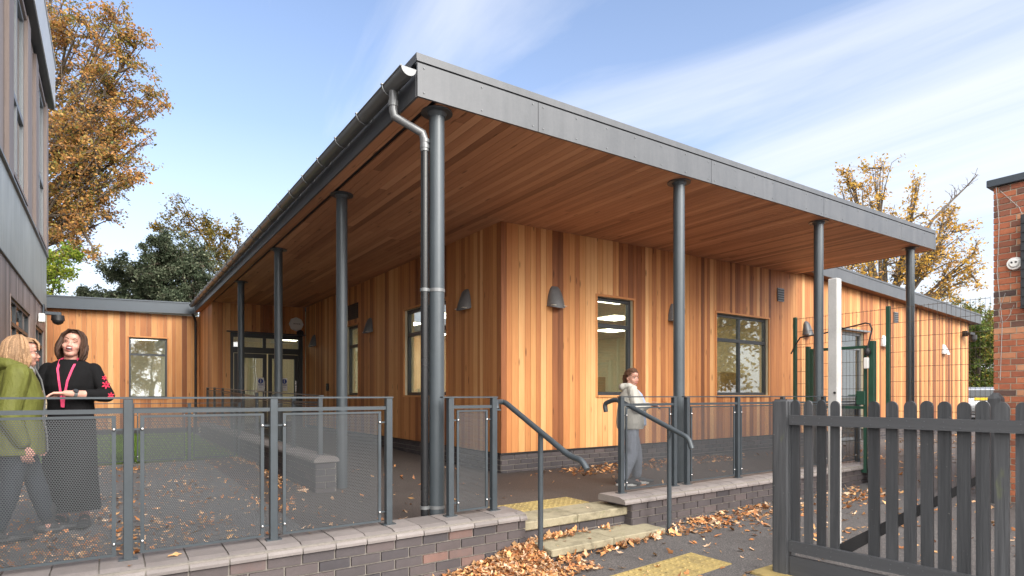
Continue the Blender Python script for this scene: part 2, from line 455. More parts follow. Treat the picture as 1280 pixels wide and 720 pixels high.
def bricks(mb, plane, c, out, u0, u1, z0, z1, L_=.225, H_=.075, j=.010, th=.010, tn=None, bond='stretch', holes=()):
    """brick faces standing 'th' proud of the mortar (the mortar slab is separate) """
    row = 0; z = z1
    while z > z0 + .005:
        zt_, zb_ = z - j/2, max(z - H_ + j/2, z0)
        if bond == 'flemish': pat = [.225, .1125]
        else: pat = [L_]
        k = 0
        u = u0 - (0 if row % 2 == 0 else (pat[0]/2 if bond != 'flemish' else .16875)) 
        while u < u1 - 1e-4:
            w = pat[k % len(pat)]; k += 1
            a, b = max(u + j/2, u0), min(u + w - j/2, u1)
            if b - a > .015:
                t = tn() if tn else tone()
                P = (lambda uu, dd, zz: (dd, uu, zz)) if plane == 'X' else (lambda uu, dd, zz: (uu, dd, zz))
                e = .0025; back = c - out*th
                o = [random.uniform(-.0012, .0012) for _ in range(4)]
                vs = [P(a+e, c, zb_+e+o[0]), P(b-e, c, zb_+e+o[1]), P(b-e, c, zt_-e+o[2]), P(a+e, c, zt_-e+o[3]), P(a, back, zb_), P(b, back, zb_), P(b, back, zt_), P(a, back, zt_)]
                fs = [(0,1,2,3), (1,5,6,2), (4,0,3,7), (4,5,1,0), (3,2,6,7)]
                fl = (plane == 'Y' and out > 0) or (plane == 'X' and out < 0)
                if fl: fs = [f[::-1] for f in fs]
                mb.add(vs, fs, t)
            u += w
        z -= H_; row += 1

def window(parent, plane, c, out, u0, u1, z0, z1, cols=(), rows=(), fw=.055, depth=.07, mat='frame', trim=True, name='window', label=None, trimtone=.55, sill=True, glass='glass'):
    """frame set back by depth in the opening; cols/rows = mullion and transom centres"""
    P = (lambda uu, dd, zz: (dd, uu, zz)) if plane == 'X' else (lambda uu, dd, zz: (uu, dd, zz))
    f = MB(); a = c - out*depth; b = a - out*.06
    def bx(mb, ua, ub, da, db, za, zb, col=(1, 1, 1)):
        p, q = P(ua, da, za), P(ub, db, zb)
        mb.box(p, q, col)
    bx(f, u0, u0+fw, a, b, z0, z1); bx(f, u1-fw, u1, a, b, z0, z1)
    bx(f, u0+fw, u1-fw, a, b, z0, z0+fw); bx(f, u0+fw, u1-fw, a, b, z1-fw, z1)
    for r_ in rows: bx(f, u0+fw, u1-fw, a+out*.004, b, r_-fw*.6, r_+fw*.6)
    zr = [z0+fw] + sum([[r_-fw*.6, r_+fw*.6] for r_ in rows], []) + [z1-fw]
    for k in range(0, len(zr), 2):
        for m_ in cols: bx(f, m_-fw*.5, m_+fw*.5, a, b, zr[k], zr[k+1])
    fo = f.build(name, M[mat], parent)
    if label: fo['label'] = label
    g = MB(); gd = a - out*.03
    p, q = P(u0+fw*.5, gd, z0+fw*.5), P(u1-fw*.5, gd-out*.006, z1-fw*.5)
    g.box(p, q); g.build('pane', M[glass], fo)
    if trim:
        t = MB(); w = .035; pr = c + out*.012; bk = a
        def tb(ua, ub, za, zb, ax):
            t.box(P(ua, pr, za), P(ub, bk, zb), (trimtone+random.uniform(-.1, .1), random.random(), 0))
        tb(u0-w, u0-.001, z0-w, z1+w, 0); tb(u1+.001, u1+w, z0-w, z1+w, 0)
        tb(u0, u1, z1+.001, z1+w, 1)
        t.box(P(u0, c+out*.025, z0-w), P(u1, bk, z0-.001), (trimtone+.15, .4, 0))
        t.build('surround', M['cedar'] if mat != 'brownw' else M['brown'], fo)
    return fo
# ---------------------------------------------------------------- camera, light, sky
CAMZ = 1.12
cam_d = bpy.data.cameras.new('camera'); cam = bpy.data.objects.new('camera', cam_d); C.objects.link(cam)
cam_d.sensor_width = 36; cam_d.lens = 727/1280*36
cam_d.shift_y = 134/1280
cam_d.clip_start = .05; cam_d.clip_end = 2000
cam.location = (0, 0, CAMZ)
YAW = math.atan2(.569, .822)
cam.rotation_euler = (R(90), 0, -YAW)
SC.camera = cam
SUN_AZ = (.12, -1.0)       # horizontal direction from the scene towards the sun
SUN_EL = R(29)
sd = bpy.data.lights.new('sun', 'SUN'); sd.energy = 2.0; sd.angle = R(30); sd.color = (1, .94, .86)
so = bpy.data.objects.new('sun', sd); C.objects.link(so)
n_ = math.hypot(*SUN_AZ)
sv = Vector((SUN_AZ[0]/n_*math.cos(SUN_EL), SUN_AZ[1]/n_*math.cos(SUN_EL), math.sin(SUN_EL)))
so.rotation_euler = sv.to_track_quat('Z', 'Y').to_euler(); so.location = (0, 0, 30)
w = bpy.data.worlds.new('World'); SC.world = w; w.use_nodes = True
nt = w.node_tree; bg = nt.nodes['Background']
sky = N(nt, 'ShaderNodeTexSky', sky_type='NISHITA'); sky.sun_disc = False
sky.sun_elevation = SUN_EL; sky.sun_rotation = math.atan2(sv.x, sv.y)
sky.air_density = 1.0; sky.dust_density = .6; sky.ozone_density = 1.2
tc = N(nt, 'ShaderNodeTexCoord')
# wisps of high cloud on a flat layer: direction divided by its height
sx = N(nt, 'ShaderNodeSeparateXYZ'); L(nt, tc.outputs['Generated'], sx.inputs[0])
zz = math_(nt, 'ADD', math_(nt, 'MAXIMUM', sx.outputs[2], 0.0), .12)
cx = N(nt, 'ShaderNodeCombineXYZ'); L(nt, math_(nt, 'DIVIDE', sx.outputs[0], zz), cx.inputs[0]); L(nt, math_(nt, 'DIVIDE', sx.outputs[1], zz), cx.inputs[1])
mp = N(nt, 'ShaderNodeMapping'); mp.inputs['Scale'].default_value = (1.25, .34, 1); mp.inputs['Rotation'].default_value = (0, 0, R(12)); mp.inputs['Location'].default_value = (4.3, 1.9, 0)
L(nt, cx.outputs[0], mp.inputs['Vector'])
c1 = noise(nt, mp.outputs[0], .95, 9, .56, .5); c2 = noise(nt, mp.outputs[0], .33, 3, .5, .2)
cs = math_(nt, 'ADD', math_(nt, 'MULTIPLY', c1, .62), math_(nt, 'MULTIPLY', c2, .38))
cr = ramp(nt, [(.40, (0, 0, 0)), (.52, (.52, .52, .52)), (.64, (.95, .95, .95))]); L(nt, cs, cr.inputs[0])
hz = ramp(nt, [(0, (.99,)*3), (.10, (.88,)*3), (.22, (.52,)*3), (.40, (.20,)*3), (.7, (.05,)*3), (1, (.0,)*3)]); L(nt, sx.outputs[2], hz.inputs[0])
cf = math_(nt, 'MAXIMUM', cr.outputs[0], hz.outputs[0])
# out-of-view sky behind and above the camera made brighter, added as fill light
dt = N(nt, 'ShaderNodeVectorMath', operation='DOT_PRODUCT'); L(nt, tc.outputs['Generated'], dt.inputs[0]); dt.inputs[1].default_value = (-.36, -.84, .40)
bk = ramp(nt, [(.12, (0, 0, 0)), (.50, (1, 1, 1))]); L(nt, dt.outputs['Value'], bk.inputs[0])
cloudcol = (6.5, 6.65, 7.0)
mul = mixc(nt, 1.0, sky.outputs[0], (1.34, 1.45, 1.64), 'MULTIPLY')
colr = mixc(nt, cf, mul, cloudcol)
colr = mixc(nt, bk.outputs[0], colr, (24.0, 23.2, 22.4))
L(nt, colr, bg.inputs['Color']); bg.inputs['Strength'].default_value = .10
SC.view_settings.view_transform = 'Standard'; SC.view_settings.look = 'None'
SC.view_settings.exposure = 0.82; SC.view_settings.gamma = 1
SC.render.engine = 'CYCLES'
SC.cycles.max_bounces = 7; SC.cycles.transparent_max_bounces = 16; SC.cycles.diffuse_bounces = 4
SC.cycles.use_denoising = True
SC.cycles.sample_clamp_indirect = 6

# ---------------------------------------------------------------- ground
def gz(x, y):
    """height of the lower path; rises to deck level beyond the end of the coping wall"""
    z = -.27 + .034*(x-3.2) if x < 5.6 else -.188
    z = max(z, -.60)
    if x > 5.6: z = -.188 + .006*(x-5.6)
    if x > 9.3:
        k = min(1, max(0, (y-4.2)/2.0)); z += (0.0 - z)*k*min(1, (x-9.3)/.4)
    if x > 14: z += (0-z)*min(1, (x-14)/4)
    return z
mb = MB()
xs = [-300, -60, -20, -8, -4, -2] + [i*.35-1.6 for i in range(0, 60)] + [19.8, 22, 26, 32, 60, 300]
ys = [-300, -60, -20, -8, -4, -1] + [-.7+i*.35 for i in range(0, 28)] + [9.6, 12, 16, 20, 26, 40, 60, 300]
V = [(x, y, gz(x, y) if not (x < 9.3 and y > 4.25) else -.62) for y in ys for x in xs]
F_ = [(j*len(xs)+i, j*len(xs)+i+1, (j+1)*len(xs)+i+1, (j+1)*len(xs)+i) for j in range(len(ys)-1) for i in range(len(xs)-1)]
mb.add(V, F_)
tag(mb.build('ground', M['asphalt'], smooth=True), kind='structure')
# raised deck (dark) under the canopy and paler yard to the left
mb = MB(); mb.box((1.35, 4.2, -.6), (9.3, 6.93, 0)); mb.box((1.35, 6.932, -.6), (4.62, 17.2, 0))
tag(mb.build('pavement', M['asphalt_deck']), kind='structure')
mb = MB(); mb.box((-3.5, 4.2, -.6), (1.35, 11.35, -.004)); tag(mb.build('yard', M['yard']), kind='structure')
mb = MB(); mb.box((-3.5, 11.35, -.6), (2.0, 19.9, -.002))
gm = mat_asphalt('soil', (.05, .06, .02), (.08, .10, .03)); tag(mb.build('lawn_soil', gm), kind='structure')
# grass on it
n = 26000
bx = rng.uniform(-1.3, 1.95, n); by = rng.uniform(11.5, 19.3, n); h = rng.uniform(.03, .075, n); a = rng.uniform(0, 6.28, n)
w_ = .012; dx = np.cos(a)*w_; dy = np.sin(a)*w_; lx = rng.normal(0, .02, n); ly = rng.normal(0, .02, n)
V = np.stack([np.stack([bx-dx, by-dy, np.zeros(n)], 1), np.stack([bx+dx, by+dy, np.zeros(n)], 1), np.stack([bx+lx, by+ly, h], 1)], 1).reshape(-1, 3)
F_ = np.arange(3*n).reshape(-1, 3)
g0 = np.array([.14, .26, .04]); col = g0*rng.uniform(.6, 1.4, (n, 1)) + np.array([.04, .02, 0])*rng.uniform(0, 1, (n, 1))
tag(link('grass', np_mesh('grass', V, F_, col), M['grassm']), 'short green grass in front of the rear timber wall', 'grass', kind='stuff')

# ---------------------------------------------------------------- low brick walls with copings
def dkb():
    r = random.random()
    if r < .055: return (random.uniform(.72, .96), random.random(), 0)
    return (min(.72, max(.05, random.gauss(.34, .12))), random.random(), 0)
def dkb2():
    return (min(.55, max(.05, random.gauss(.27, .10))), random.random(), 0)
def coping_wall(name, x0, x1, cx0, cx1, label, tn, group='low dark brick walls edging the raised path'):
    t = thing(name, ((x0+x1)/2, 4.2, gz((x0+x1)/2, 3.9)), label, 'wall', group)
    core = MB(); core.box((x0+.012, 4.07, -.62), (x1-.012, 4.40, .046)); 
    b = MB(); bricks(b, 'Y', 4.055, -1, x0, x1, -.60, .045, tn=tn, th=.014)
    bricks(b, 'X', x1, 1, 4.06, 4.40, -.60, .045, tn=tn, th=.011)
    bricks(b, 'X', x0, -1, 4.06, 4.40, -.60, .045, tn=tn, th=.011)
    bricks(b, 'Y', 4.413, 1, x0, x1, -.60, .045, tn=tn, th=.012)
    wo = b.build('brickwork', M['blue_brick'], t); core.build('mortar_core', M['mortar'], wo)
    c = MB(); u = cx0; k = 0
    # rounded coping blocks: profile in (y, z)
    prof = [(4.030, .048), (4.030, .066), (4.040, .083), (4.075, .101), (4.115, .112), (4.30, .113), (4.40, .113), (4.415, .100), (4.415, .048)]
    while u < cx1-.01:
        e = min(u+.225, cx1); a, bb = u+.004, e-.004; dz = random.uniform(-.0015, .0015)
        vs = [(a, y, z+dz) for y, z in prof] + [(bb, y, z+dz) for y, z in prof]; m = len(prof)
        fs = [(i, i+1, m+i+1, m+i) for i in range(m-1)] + [(m-1, 0, m, 2*m-1), tuple(range(m))[::-1], tuple(range(m, 2*m))]
        fs = [f[::-1] for f in fs]
        c.add(vs, fs, tone(.36, .68)); u = e
    co = c.build('coping', M['coping'], t)
    j = MB(); j.box((cx0+.006, 4.045, .047), (cx1-.006, 4.408, .098)); j.build('mortar_bed', M['mortar'], co)
    return t
coping_wall('low_brick_wall', -3.2, 2.95, -3.2, 2.955, 'low wall of dark and orange bricks with pale coping, left of the steps', dkb)
coping_wall('low_brick_wall', 4.25, 9.27, 4.13, 9.27, 'low dark brick wall with grey coping, right of the steps, ending at the green fence', dkb2)

# ---------------------------------------------------------------- steps
t = thing('entrance_steps', (3.6, 4.1, -.27), 'two shallow concrete slab steps on dark brick risers between the low walls', 'steps')
def slab(mb, a, b): mb.bbox(a, b, .008)
m1 = MB(); slab(m1, (2.962, 4.12, -.071), (3.60, 4.52, .005)); slab(m1, (3.604, 4.12, -.071), (4.262, 4.52, .005)); m1.build('upper_tread', M['slab'], t)
m2 = MB(); slab(m2, (3.03, 3.79, -.235), (3.745, 4.18, -.170)); slab(m2, (3.749, 3.79, -.235), (4.44, 4.18, -.170)); m2.build('lower_tread', M['slab'], t)
b = MB(); bricks(b, 'Y', 4.15, -1, 2.965, 4.26, -.30, -.077, tn=dkb2, th=.012); bricks(b, 'Y', 3.815, -1, 3.05, 4.42, -.38, -.237, tn=dkb2, th=.012)
bricks(b, 'X', 3.045, -1, 3.82, 4.14, -.38, -.237, tn=dkb2, th=.012)
ro = b.build('riser', M['blue_brick'], t)
c_ = MB(); c_.box((2.97, 4.16, -.4), (4.25, 4.50, -.077)); c_.box((3.055, 3.825, -.45), (4.41, 4.155, -.237)); c_.build('mortar_core', M['mortar'], ro)

def tactile(x0, x1, y0, y1, zf, label, nz=.006, th=.03):
    mb = MB()
    nxs = max(1, round((x1-x0)/.4)); w_ = (x1-x0)/nxs
    for k in range(nxs):
        a, b = x0+k*w_+.003, x0+(k+1)*w_-.003
        z0, z1 = zf(a), zf(b)
        vs = [(a, y0, z0-th), (b, y0, z1-th), (b, y1, z1-th), (a, y1, z0-th), (a, y0, z0), (b, y0, z1), (b, y1, z1), (a, y1, z0)]
        mb.add(vs, [(0,3,2,1),(4,5,6,7),(0,1,5,4),(1,2,6,5),(2,3,7,6),(3,0,4,7)])
    nx, ny = int((x1-x0)/.066), int((y1-y0)/.066)
    for i in range(nx):
        for j in range(ny):
            x = x0+(i+.5)*(x1-x0)/nx; y = y0+(j+.5)*(y1-y0)/ny; z = zf(x)
            mb.cyl((x, y, z-.002), (x, y, z+nz), .017, .012, 8)
    return tag(mb.build('tactile_paving', M['tactile']), label, 'paving slab', 'yellow tactile paving at the steps')
tactile(2.97, 4.12, 4.53, 4.90, lambda x: .007, 'yellow studded paving on the raised path at the top of the steps')
tactile(2.97, 4.12, 2.84, 3.24, lambda x: gz(x, 3)+.006, 'yellow studded paving on the lower path in front of the steps')
mb = MB(); mb.bbox((4.02, 2.28, gz(4.2, 2)-.02), (4.42, 2.62, gz(4.3, 2)+.012), .006)
tag(mb.build('paving_slab', M['tactile']), 'small ochre slab under the foot of the picket gate post', 'paving slab')

# ramp to the doors and its side wall
mb = MB()
vs = [(2.2, 8.4, .002), (4.58, 8.4, .002), (4.58, 14.8, .20), (2.2, 14.8, .20), (4.58, 16.93, .20), (2.2, 16.93, .20), (2.2, 8.4, -.1), (4.58, 8.4, -.1), (4.58, 16.93, -.1), (2.2, 16.93, -.1)]
mb.add(vs, [(0,1,2,3), (3,2,4,5), (0,3,5,9,6), (1,7,8,4,2)])
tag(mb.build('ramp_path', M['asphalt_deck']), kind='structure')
t = thing('ramp_wall', (2.05, 11.6, 0), 'low dark brick wall with rounded pale coping running beside the ramp to the doors', 'wall', None)
b = MB(); Y0, Y1 = 6.72, 16.9
bricks(b, 'X', 1.93, -1, Y0, Y1, 0, .345, tn=dkb2, th=.012); bricks(b, 'Y', Y0-.002, -1, 1.935, 2.165, 0, .345, tn=dkb2, th=.012)
wo = b.build('brickwork', M['blue_brick'], t)
c_ = MB(); c_.box((1.942, Y0+.01, -.05), (2.17, Y1, .346)); c_.build('mortar_core', M['mortar'], wo)
c_ = MB(); u = Y0-.03
prof = [(1.905, .348), (1.905, .375), (1.93, .405), (1.97, .418), (2.13, .418), (2.17, .405), (2.195, .375), (2.195, .348)]
while u < Y1:
    e = min(u+.225, Y1); m = len(prof)
    vs = [(x, u+.004, z) for x, z in prof] + [(x, e-.004, z) for x, z in prof]
    c_.add(vs, [(i, i+1, m+i+1, m+i) for i in range(m-1)] + [(m-1, 0, m, 2*m-1), tuple(range(m))[::-1], tuple(range(m, 2*m))], tone(.4, .7)); u = e
c_.build('coping', M['coping'], t)
# ---------------------------------------------------------------- main timber building with canopy
WX, WY = 4.60, 6.92              # planes of the two clad walls
EX, EY, EX2 = 2.05, 4.31, 12.36  # canopy edges
def zs(x): return 3.55 + .021*(x-EX)           # soffit height
bld = thing('timber_building', (8.0, 8.0, 0), 'single storey cedar clad building with deep overhanging canopy on slim grey columns', 'building')
def wing_top(u): return 3.80 - .043*(u-12.36)
hA = [(8.56, 10.25, 1.12, 2.72), (12.72, 13.52, 1.12, 2.72), (12.72, 13.52, 2.86, 3.22)]
hB = [(6.46, 7.29, 1.12, 2.72), (9.55, 11.3, 1.12, 2.70), (14.35, 15.45, .02, 2.66)]
mb = MB(); clad(mb, 'Y', WY, -1, WX+.0, 22.4, .29, lambda u: zs(u)+.02 if u < 12.36 else wing_top(u)+.06, hB, breaks=(12.0,))
mb.build('cladding', M['cedar'], bld)
mb = MB(); clad(mb, 'X', WX, -1, WY+.023, 16.95, .29, lambda u: zs(WX)+.02, hA)
mb.build('cladding', M['cedar'], bld)
# right return of the wing
mb = MB(); clad(mb, 'X', 22.42, 1, WY+.025, 14, .29, wing_top(22.4)+.05); mb.build('cladding', M['cedar'], bld)
# corner block by the doors: side wall (faces left) and door wall (faces the camera)
hD = [(2.64, 4.52, .2, 2.80)]
mb = MB(); clad(mb, 'X', 2.20, -1, 16.95, 19.6, .2, zs(2.2)+.02); mb.build('cladding', M['cedar'], bld)
mb = MB(); clad(mb, 'Y', 16.95, -1, 2.223, WX-.024, .2, lambda u: zs(u)+.02, hD); mb.build('cladding', M['cedar'], bld)
# dark backing behind the boards, built as wall panels round the openings
def backing(plane, c, out, u0, u1, z0, z1, holes, th=.2):
    mb = MB(); us = sorted(set([u0, u1]+[h[0] for h in holes]+[h[1] for h in holes]))
    for a, b in zip(us, us[1:]):
        hs = sorted([(h[2], h[3]) for h in holes if h[0] <= a+1e-6 and b <= h[1]+1e-6]); z = z0
        for s, e in hs+[(z1, z1)]:
            if s-z > .01:
                d0, d1 = c-out*.0225, c-out*th
                if plane == 'X': mb.box((d0, a, z), (d1, b, s))
                else: mb.box((a, d0, z), (b, d1, s))
            z = e
    return mb
mb = backing('Y', WY, -1, WX+.24, 12.36, .289, 3.55, [h for h in hB if h[0] < 12]); mb.build('inner_wall', M['cream'], bld)
mb = backing('Y', WY, -1, 12.361, 22.2, .289, 3.36, [hB[2]]); mb.build('inner_wall', M['cream'], bld)
mb = backing('X', WX, -1, WY+.03, 16.97, .289, 3.58, hA); mb.build('inner_wall', M['cream'], bld)
mb = backing('Y', 16.95, -1, 2.421, WX+.2, 0, 3.5, hD, .15); mb.box((2.222, 16.98, 0), (2.42, 19.6, 3.5)); mb.build('inner_wall', M['cream'], bld)
# plinths
def plinth(plane, c, out, u0, u1, z1=.262):
    b = MB(); bricks(b, plane, c, out, u0, u1, 0, z1, tn=dkb2, th=.012)
    o = b.build('plinth', M['blue_brick'], bld)
    m_ = MB()
    if plane == 'Y':
        m_.box((u0, c-out*.0115, -.05), (u1, c-out*.2, z1+.02)); m_.build('mortar', M['mortar'], o)
        d = MB(); d.box((u0-.02, c+out*.012, z1+.002), (u1, c-out*.05, .288)); d.build('damp_course', M['black'], o)
    else:
        m_.box((c-out*.0115, u0, -.05), (c-out*.2, u1, z1+.02)); m_.build('mortar', M['mortar'], o)
        d = MB(); d.box((c+out*.012, u0+.015, z1+.002), (c-out*.05, u1, .288)); d.build('damp_course', M['black'], o)
plinth('Y', WY+.015, -1, WX+.016, 14.3); plinth('Y', WY+.015, -1, 15.5, 22.38); plinth('X', WX+.015, -1, WY+.032, 16.9)
# windows
window(bld, 'Y', WY, -1, *hB[0], cols=(), rows=(2.26,), label='tall narrow window with dark frame nearest the building corner')
window(bld, 'Y', WY, -1, *hB[1], cols=(10.38,), rows=(2.20,), label='wide four pane window with dark frame')
window(bld, 'X', WX, -1, *hA[0], cols=(9.40,), rows=(2.26,), label='dark framed window half hidden behind the corner column')
window(bld, 'X', WX, -1, *hA[1], rows=(2.26,), label='narrow dark window below a black vent')
v = MB(); v.box((WX-.004, 12.73, 2.865), (WX+.03, 13.51, 3.215))
for k in range(7): v.box((WX-.018, 12.73, 2.88+k*.048), (WX+.0, 13.51, 2.90+k*.048))
v.build('vent', M['black'], bld)
for x, z in ((11.72, 3.25), (17.2, 3.19)):
    v = MB(); v.box((x-.12, WY-.022, z-.14), (x+.12, WY-.001, z+.14))
    vo = v.build('vent', M['frame_g'], bld)
    v = MB()
    for k in range(5): v.box((x-.10, WY-.034, z-.115+k*.05), (x+.10, WY-.0225, z-.09+k*.05))
    v.build('louvre', M['black'], vo)
# the wing's glazed door
dg = window(bld, 'Y', WY, -1, 14.35, 15.45, .02, 2.66, cols=(), rows=(2.28, .95), fw=.07, mat='frame_g', trim=False, name='door', label='grey framed glass door behind the green mesh gate')
tr = MB(); tr.box((14.2, WY-.09, 2.68), (15.6, WY-.001, 2.72)); tr.build('drip_hood', M['frame_g'], dg)
# ---- entrance doors
ent = MB(); Yd = 17.02
def fr(a, b, z0, z1, d=0): ent.box((a, Yd-.03-d, z0), (b, Yd+.04, z1))
fr(2.64, 2.72, .2, 2.80); fr(4.40, 4.52, .2, 2.80); fr(2.72, 4.40, 2.68, 2.80); fr(2.72, 4.40, 2.26, 2.42); fr(3.46, 3.54, 2.42, 2.68)
eo = ent.build('entrance_frame', M['frame'], bld)
lip = MB(); lip.box((2.55, 16.86, 2.80), (4.56, 16.948, 2.83)); lip.build('drip_hood', M['frame'], eo)
g = MB(); g.box((2.70, Yd+.005, 2.40), (4.42, Yd+.012, 2.70)); g.build('pane', M['glass'], eo)
def leaf_door(a, b, lab):
    d = MB(); s = .10
    d.box((a, Yd-.025, .22), (a+s, Yd+.03, 2.25)); d.box((b-s, Yd-.025, .22), (b, Yd+.03, 2.25))
    d.box((a+s, Yd-.025, 2.13), (b-s, Yd+.03, 2.25)); d.box((a+s, Yd-.025, .22), (b-s, Yd+.03, .36))
    o = d.build('door', M['frame'], bld); o['label'] = lab
    p = MB(); p.box((a+s-.01, Yd, .35), (b-s+.01, Yd+.008, 2.14)); p.build('pane', M['glass'], o)
    h = MB(); h.tube([(b-.07, Yd-.03, 1.0), (b-.07, Yd-.08, 1.02), (b-.07, Yd-.08, 1.5), (b-.07, Yd-.03, 1.52)], .013); h.build('handle', M['steel'], o)
    return o
d1 = leaf_door(2.74, 3.56, 'left glass entrance door'); d2 = leaf_door(3.60, 4.39, 'right glass entrance door')
def sign(x, z, par, w=.16, h=.36):
    s = MB(); s.box((x-w/2, Yd-.037, z-h/2), (x+w/2, Yd-.028, z+h/2)); o = s.build('sign', M['paper'], par)
    c_ = MB(); c_.cyl((x, Yd-.039, z+.085), (x, Yd-.037, z+.085), .066, n=28)
    for k in range(5): c_.box((x-.06+k*.026, Yd-.039, z-.03), (x-.044+k*.026, Yd-.037, z-.005))
    for k in range(4): c_.box((x-.035+k*.02, Yd-.039, z-.085), (x-.022+k*.02, Yd-.037, z-.075))
    c_.build('printed_marks', M['blue'], o)  # blue disc symbol, with bars standing in for illegible text
    k_ = MB(); k_.box((x-.011, Yd-.0405, z+.045), (x+.011, Yd-.0392, z+.105)); k_.cyl((x, Yd-.0405, z+.122), (x, Yd-.0392, z+.122), .013, n=14); k_.build('mark', M['paper'], o)
sign(3.40, 1.42, d1); sign(4.02, 1.42, d2)
# ---- rooms seen through the glass
def room(x0, x1, y0, y1, z0, z1, lights, nm='room'):
    f = MB(); f.box((x0, y0, z0-.05), (x1, y1, z0)); ro = f.build('room_floor', M['carpet'], bld)
    w_ = MB()
    w_.box((x0, y1, z0), (x1, y1+.1, z1)); w_.box((x1, y0, z0), (x1+.1, y1, z1)); w_.build('room_wall', M['cream'], ro)
    c_ = MB(); c_.box((x0, y0, z1+.001), (x1, y1, z1+.06)); c_.build('room_ceiling', M['ceil'], ro)
    for lx, ly in lights:
        l_ = MB(); l_.box((lx-.3, ly-.3, z1-.03), (lx+.3, ly+.3, z1-.002)); l_.build('ceiling_light', M['light'], ro)
room(4.84, 13.4, 7.13, 16.9, .03, 2.95, [(x, y) for x in (6.2, 8.0, 9.8, 11.6) for y in (8.0, 9.9, 11.8, 13.7, 15.6)])
room(13.55, 18.0, 7.13, 12.2, .03, 2.95, [(15.0, 9.0)])
room(2.45, 6.0, 17.12, 21.5, .2, 2.95, [(3.4, 18.4), (4.8, 19.8)])
for (a, b_, nm) in (((8.05, 8.9, .03), (8.55, 10.6, 1.5), 'cupboard'), ((12.6, 9.0, .03), (13.3, 11.5, 1.7), 'cupboard'), ((5.2, 11.6, .03), (7.6, 12.1, 1.05), 'cupboard')):
    k_ = MB(); k_.bbox(a, b_, .01); tag(k_.build(nm, M['cupb']), {8.05: 'tall pale wooden cupboard seen through the tall narrow window', 12.6: 'pale wooden cupboard inside the room behind the wide window', 5.2: 'low pale wooden cupboard at the back of the corner room'}[a[0]], 'cupboard')
for (x, y, lab) in ((6.9, 8.1, 'table inside the corner room behind the tall narrow window'), (10.6, 8.6, 'table inside the room behind the wide window')):
    tt = thing('table', (x, y, .03), lab, 'table'); k_ = MB(); k_.bbox((x-.6, y-.35, .72), (x+.6, y+.35, .76), .006); k_.build('table_top', M['cupb'], tt)
    for sx_ in (-.54, .54):
        for sy_ in (-.3, .3):
            k_ = MB(); k_.cyl((x+sx_, y+sy_, .03), (x+sx_, y+sy_, .72), .02, n=10); k_.build('leg', M['steel'], tt)
for (y0, z0, w_, h_, mt) in ((9.2, 1.55, .9, .65, 'blue'), (10.5, 1.5, .6, .8, 'paper')):
    pass
bd = MB(); bd.box((10.2, 16.86, 1.1), (12.6, 16.898, 2.3)); tag(bd.build('whiteboard', M['paper']), 'white board on the back wall inside the room behind the wide window', 'whiteboard')
dk = MB(); dk.bbox((2.7, 19.4, .2), (3.75, 20.0, 1.25), .02); dk.build('reception_desk', M['ceil'], bld)
# ---- soffit
mb = MB(); x = EX+.02; vent_x = (2.20, 2.245)
def sof(xa, xb, ya, yb, c_):
    za, zb = zs(xa), zs(xb)
    vs = [(xa, ya, za), (xb, ya, zb), (xb, yb, zb), (xa, yb, za), (xa, ya, za+.02), (xb, ya, zb+.02), (xb, yb, zb+.02), (xa, yb, za+.02)]
    mb.add(vs, [(0,3,2,1), (0,4,7,3), (1,2,6,5)], c_)
def sbt():
    r = random.random()
    t = random.gauss(.5, .10) if r < .78 else (random.uniform(.15, .33) if r < .90 else random.uniform(.66, .85))
    return (min(1, max(.03, t)), random.random(), 0)
while x < EX2-.03:
    e = x + .094
    if abs(x-2.199) < 1e-4: x = 2.247; e = x+.094
    elif x < 2.20 < e: e = 2.199
    e = min(e, EX2-.02)
    yend = 16.94 if e <= WX else (WY-.002)
    if e <= 2.2: yend = 19.28
    y = EY+.02 - random.uniform(0, 2.5); y0 = EY+.02
    while y < yend:
        ln = random.uniform(1.8, 4.8); a, b = max(y, y0), min(y+ln, yend)
        if b-a > .02: sof(x+.002, e-.002, a+.001, b-.001, sbt())
        y += ln
    x = e
mb.build('soffit', M['cedar_y'], bld)
mb = MB()
mb.add([(EX+.02, EY+.02, zs(EX)+.024), (EX2, EY+.02, zs(EX2)+.024), (EX2, WY+.1, zs(EX2)+.024), (EX+.02, WY+.1, zs(EX)+.024)], [(0,3,2,1)])
mb.add([(EX+.02, WY+.1, zs(EX)+.0245), (WX+.1, WY+.1, zs(WX)+.0245), (WX+.1, 19.2, zs(WX)+.0245), (EX+.02, 19.2, zs(EX)+.0245)], [(0,3,2,1)])
mb.build('soffit_backing', M['black'], bld)
# ---- roof slab
RZ = .30
mb = MB()
def rp(x): return zs(x)+.03
vs = [(EX+.03, EY+.03, rp(EX)), (EX2-.01, EY+.03, rp(EX2)), (EX2-.01, 19.2, rp(EX2)), (EX+.03, 19.2, rp(EX)),
      (EX+.03, EY+.03, rp(EX)+RZ-.04), (EX2-.01, EY+.03, rp(EX2)+RZ-.04), (EX2-.01, 19.2, rp(EX2)+RZ-.04), (EX+.03, 19.2, rp(EX)+RZ-.04)]
mb.add(vs, [(4,5,6,7), (1,2,6,5), (2,3,7,6)])
def wr(u, dz): return wing_top(u)+dz
vs = [(12.37, 6.8, wr(12.37, .3)), (22.55, 6.8, wr(22.55, .3)), (22.55, 15, wr(22.55, .3)), (12.37, 15, wr(12.37, .3)), (12.37, 15, 3), (22.55, 15, 3)]
mb.add(vs, [(0,1,2,3), (3,2,5,4)])
mb.build('roof', M['roof'], bld)
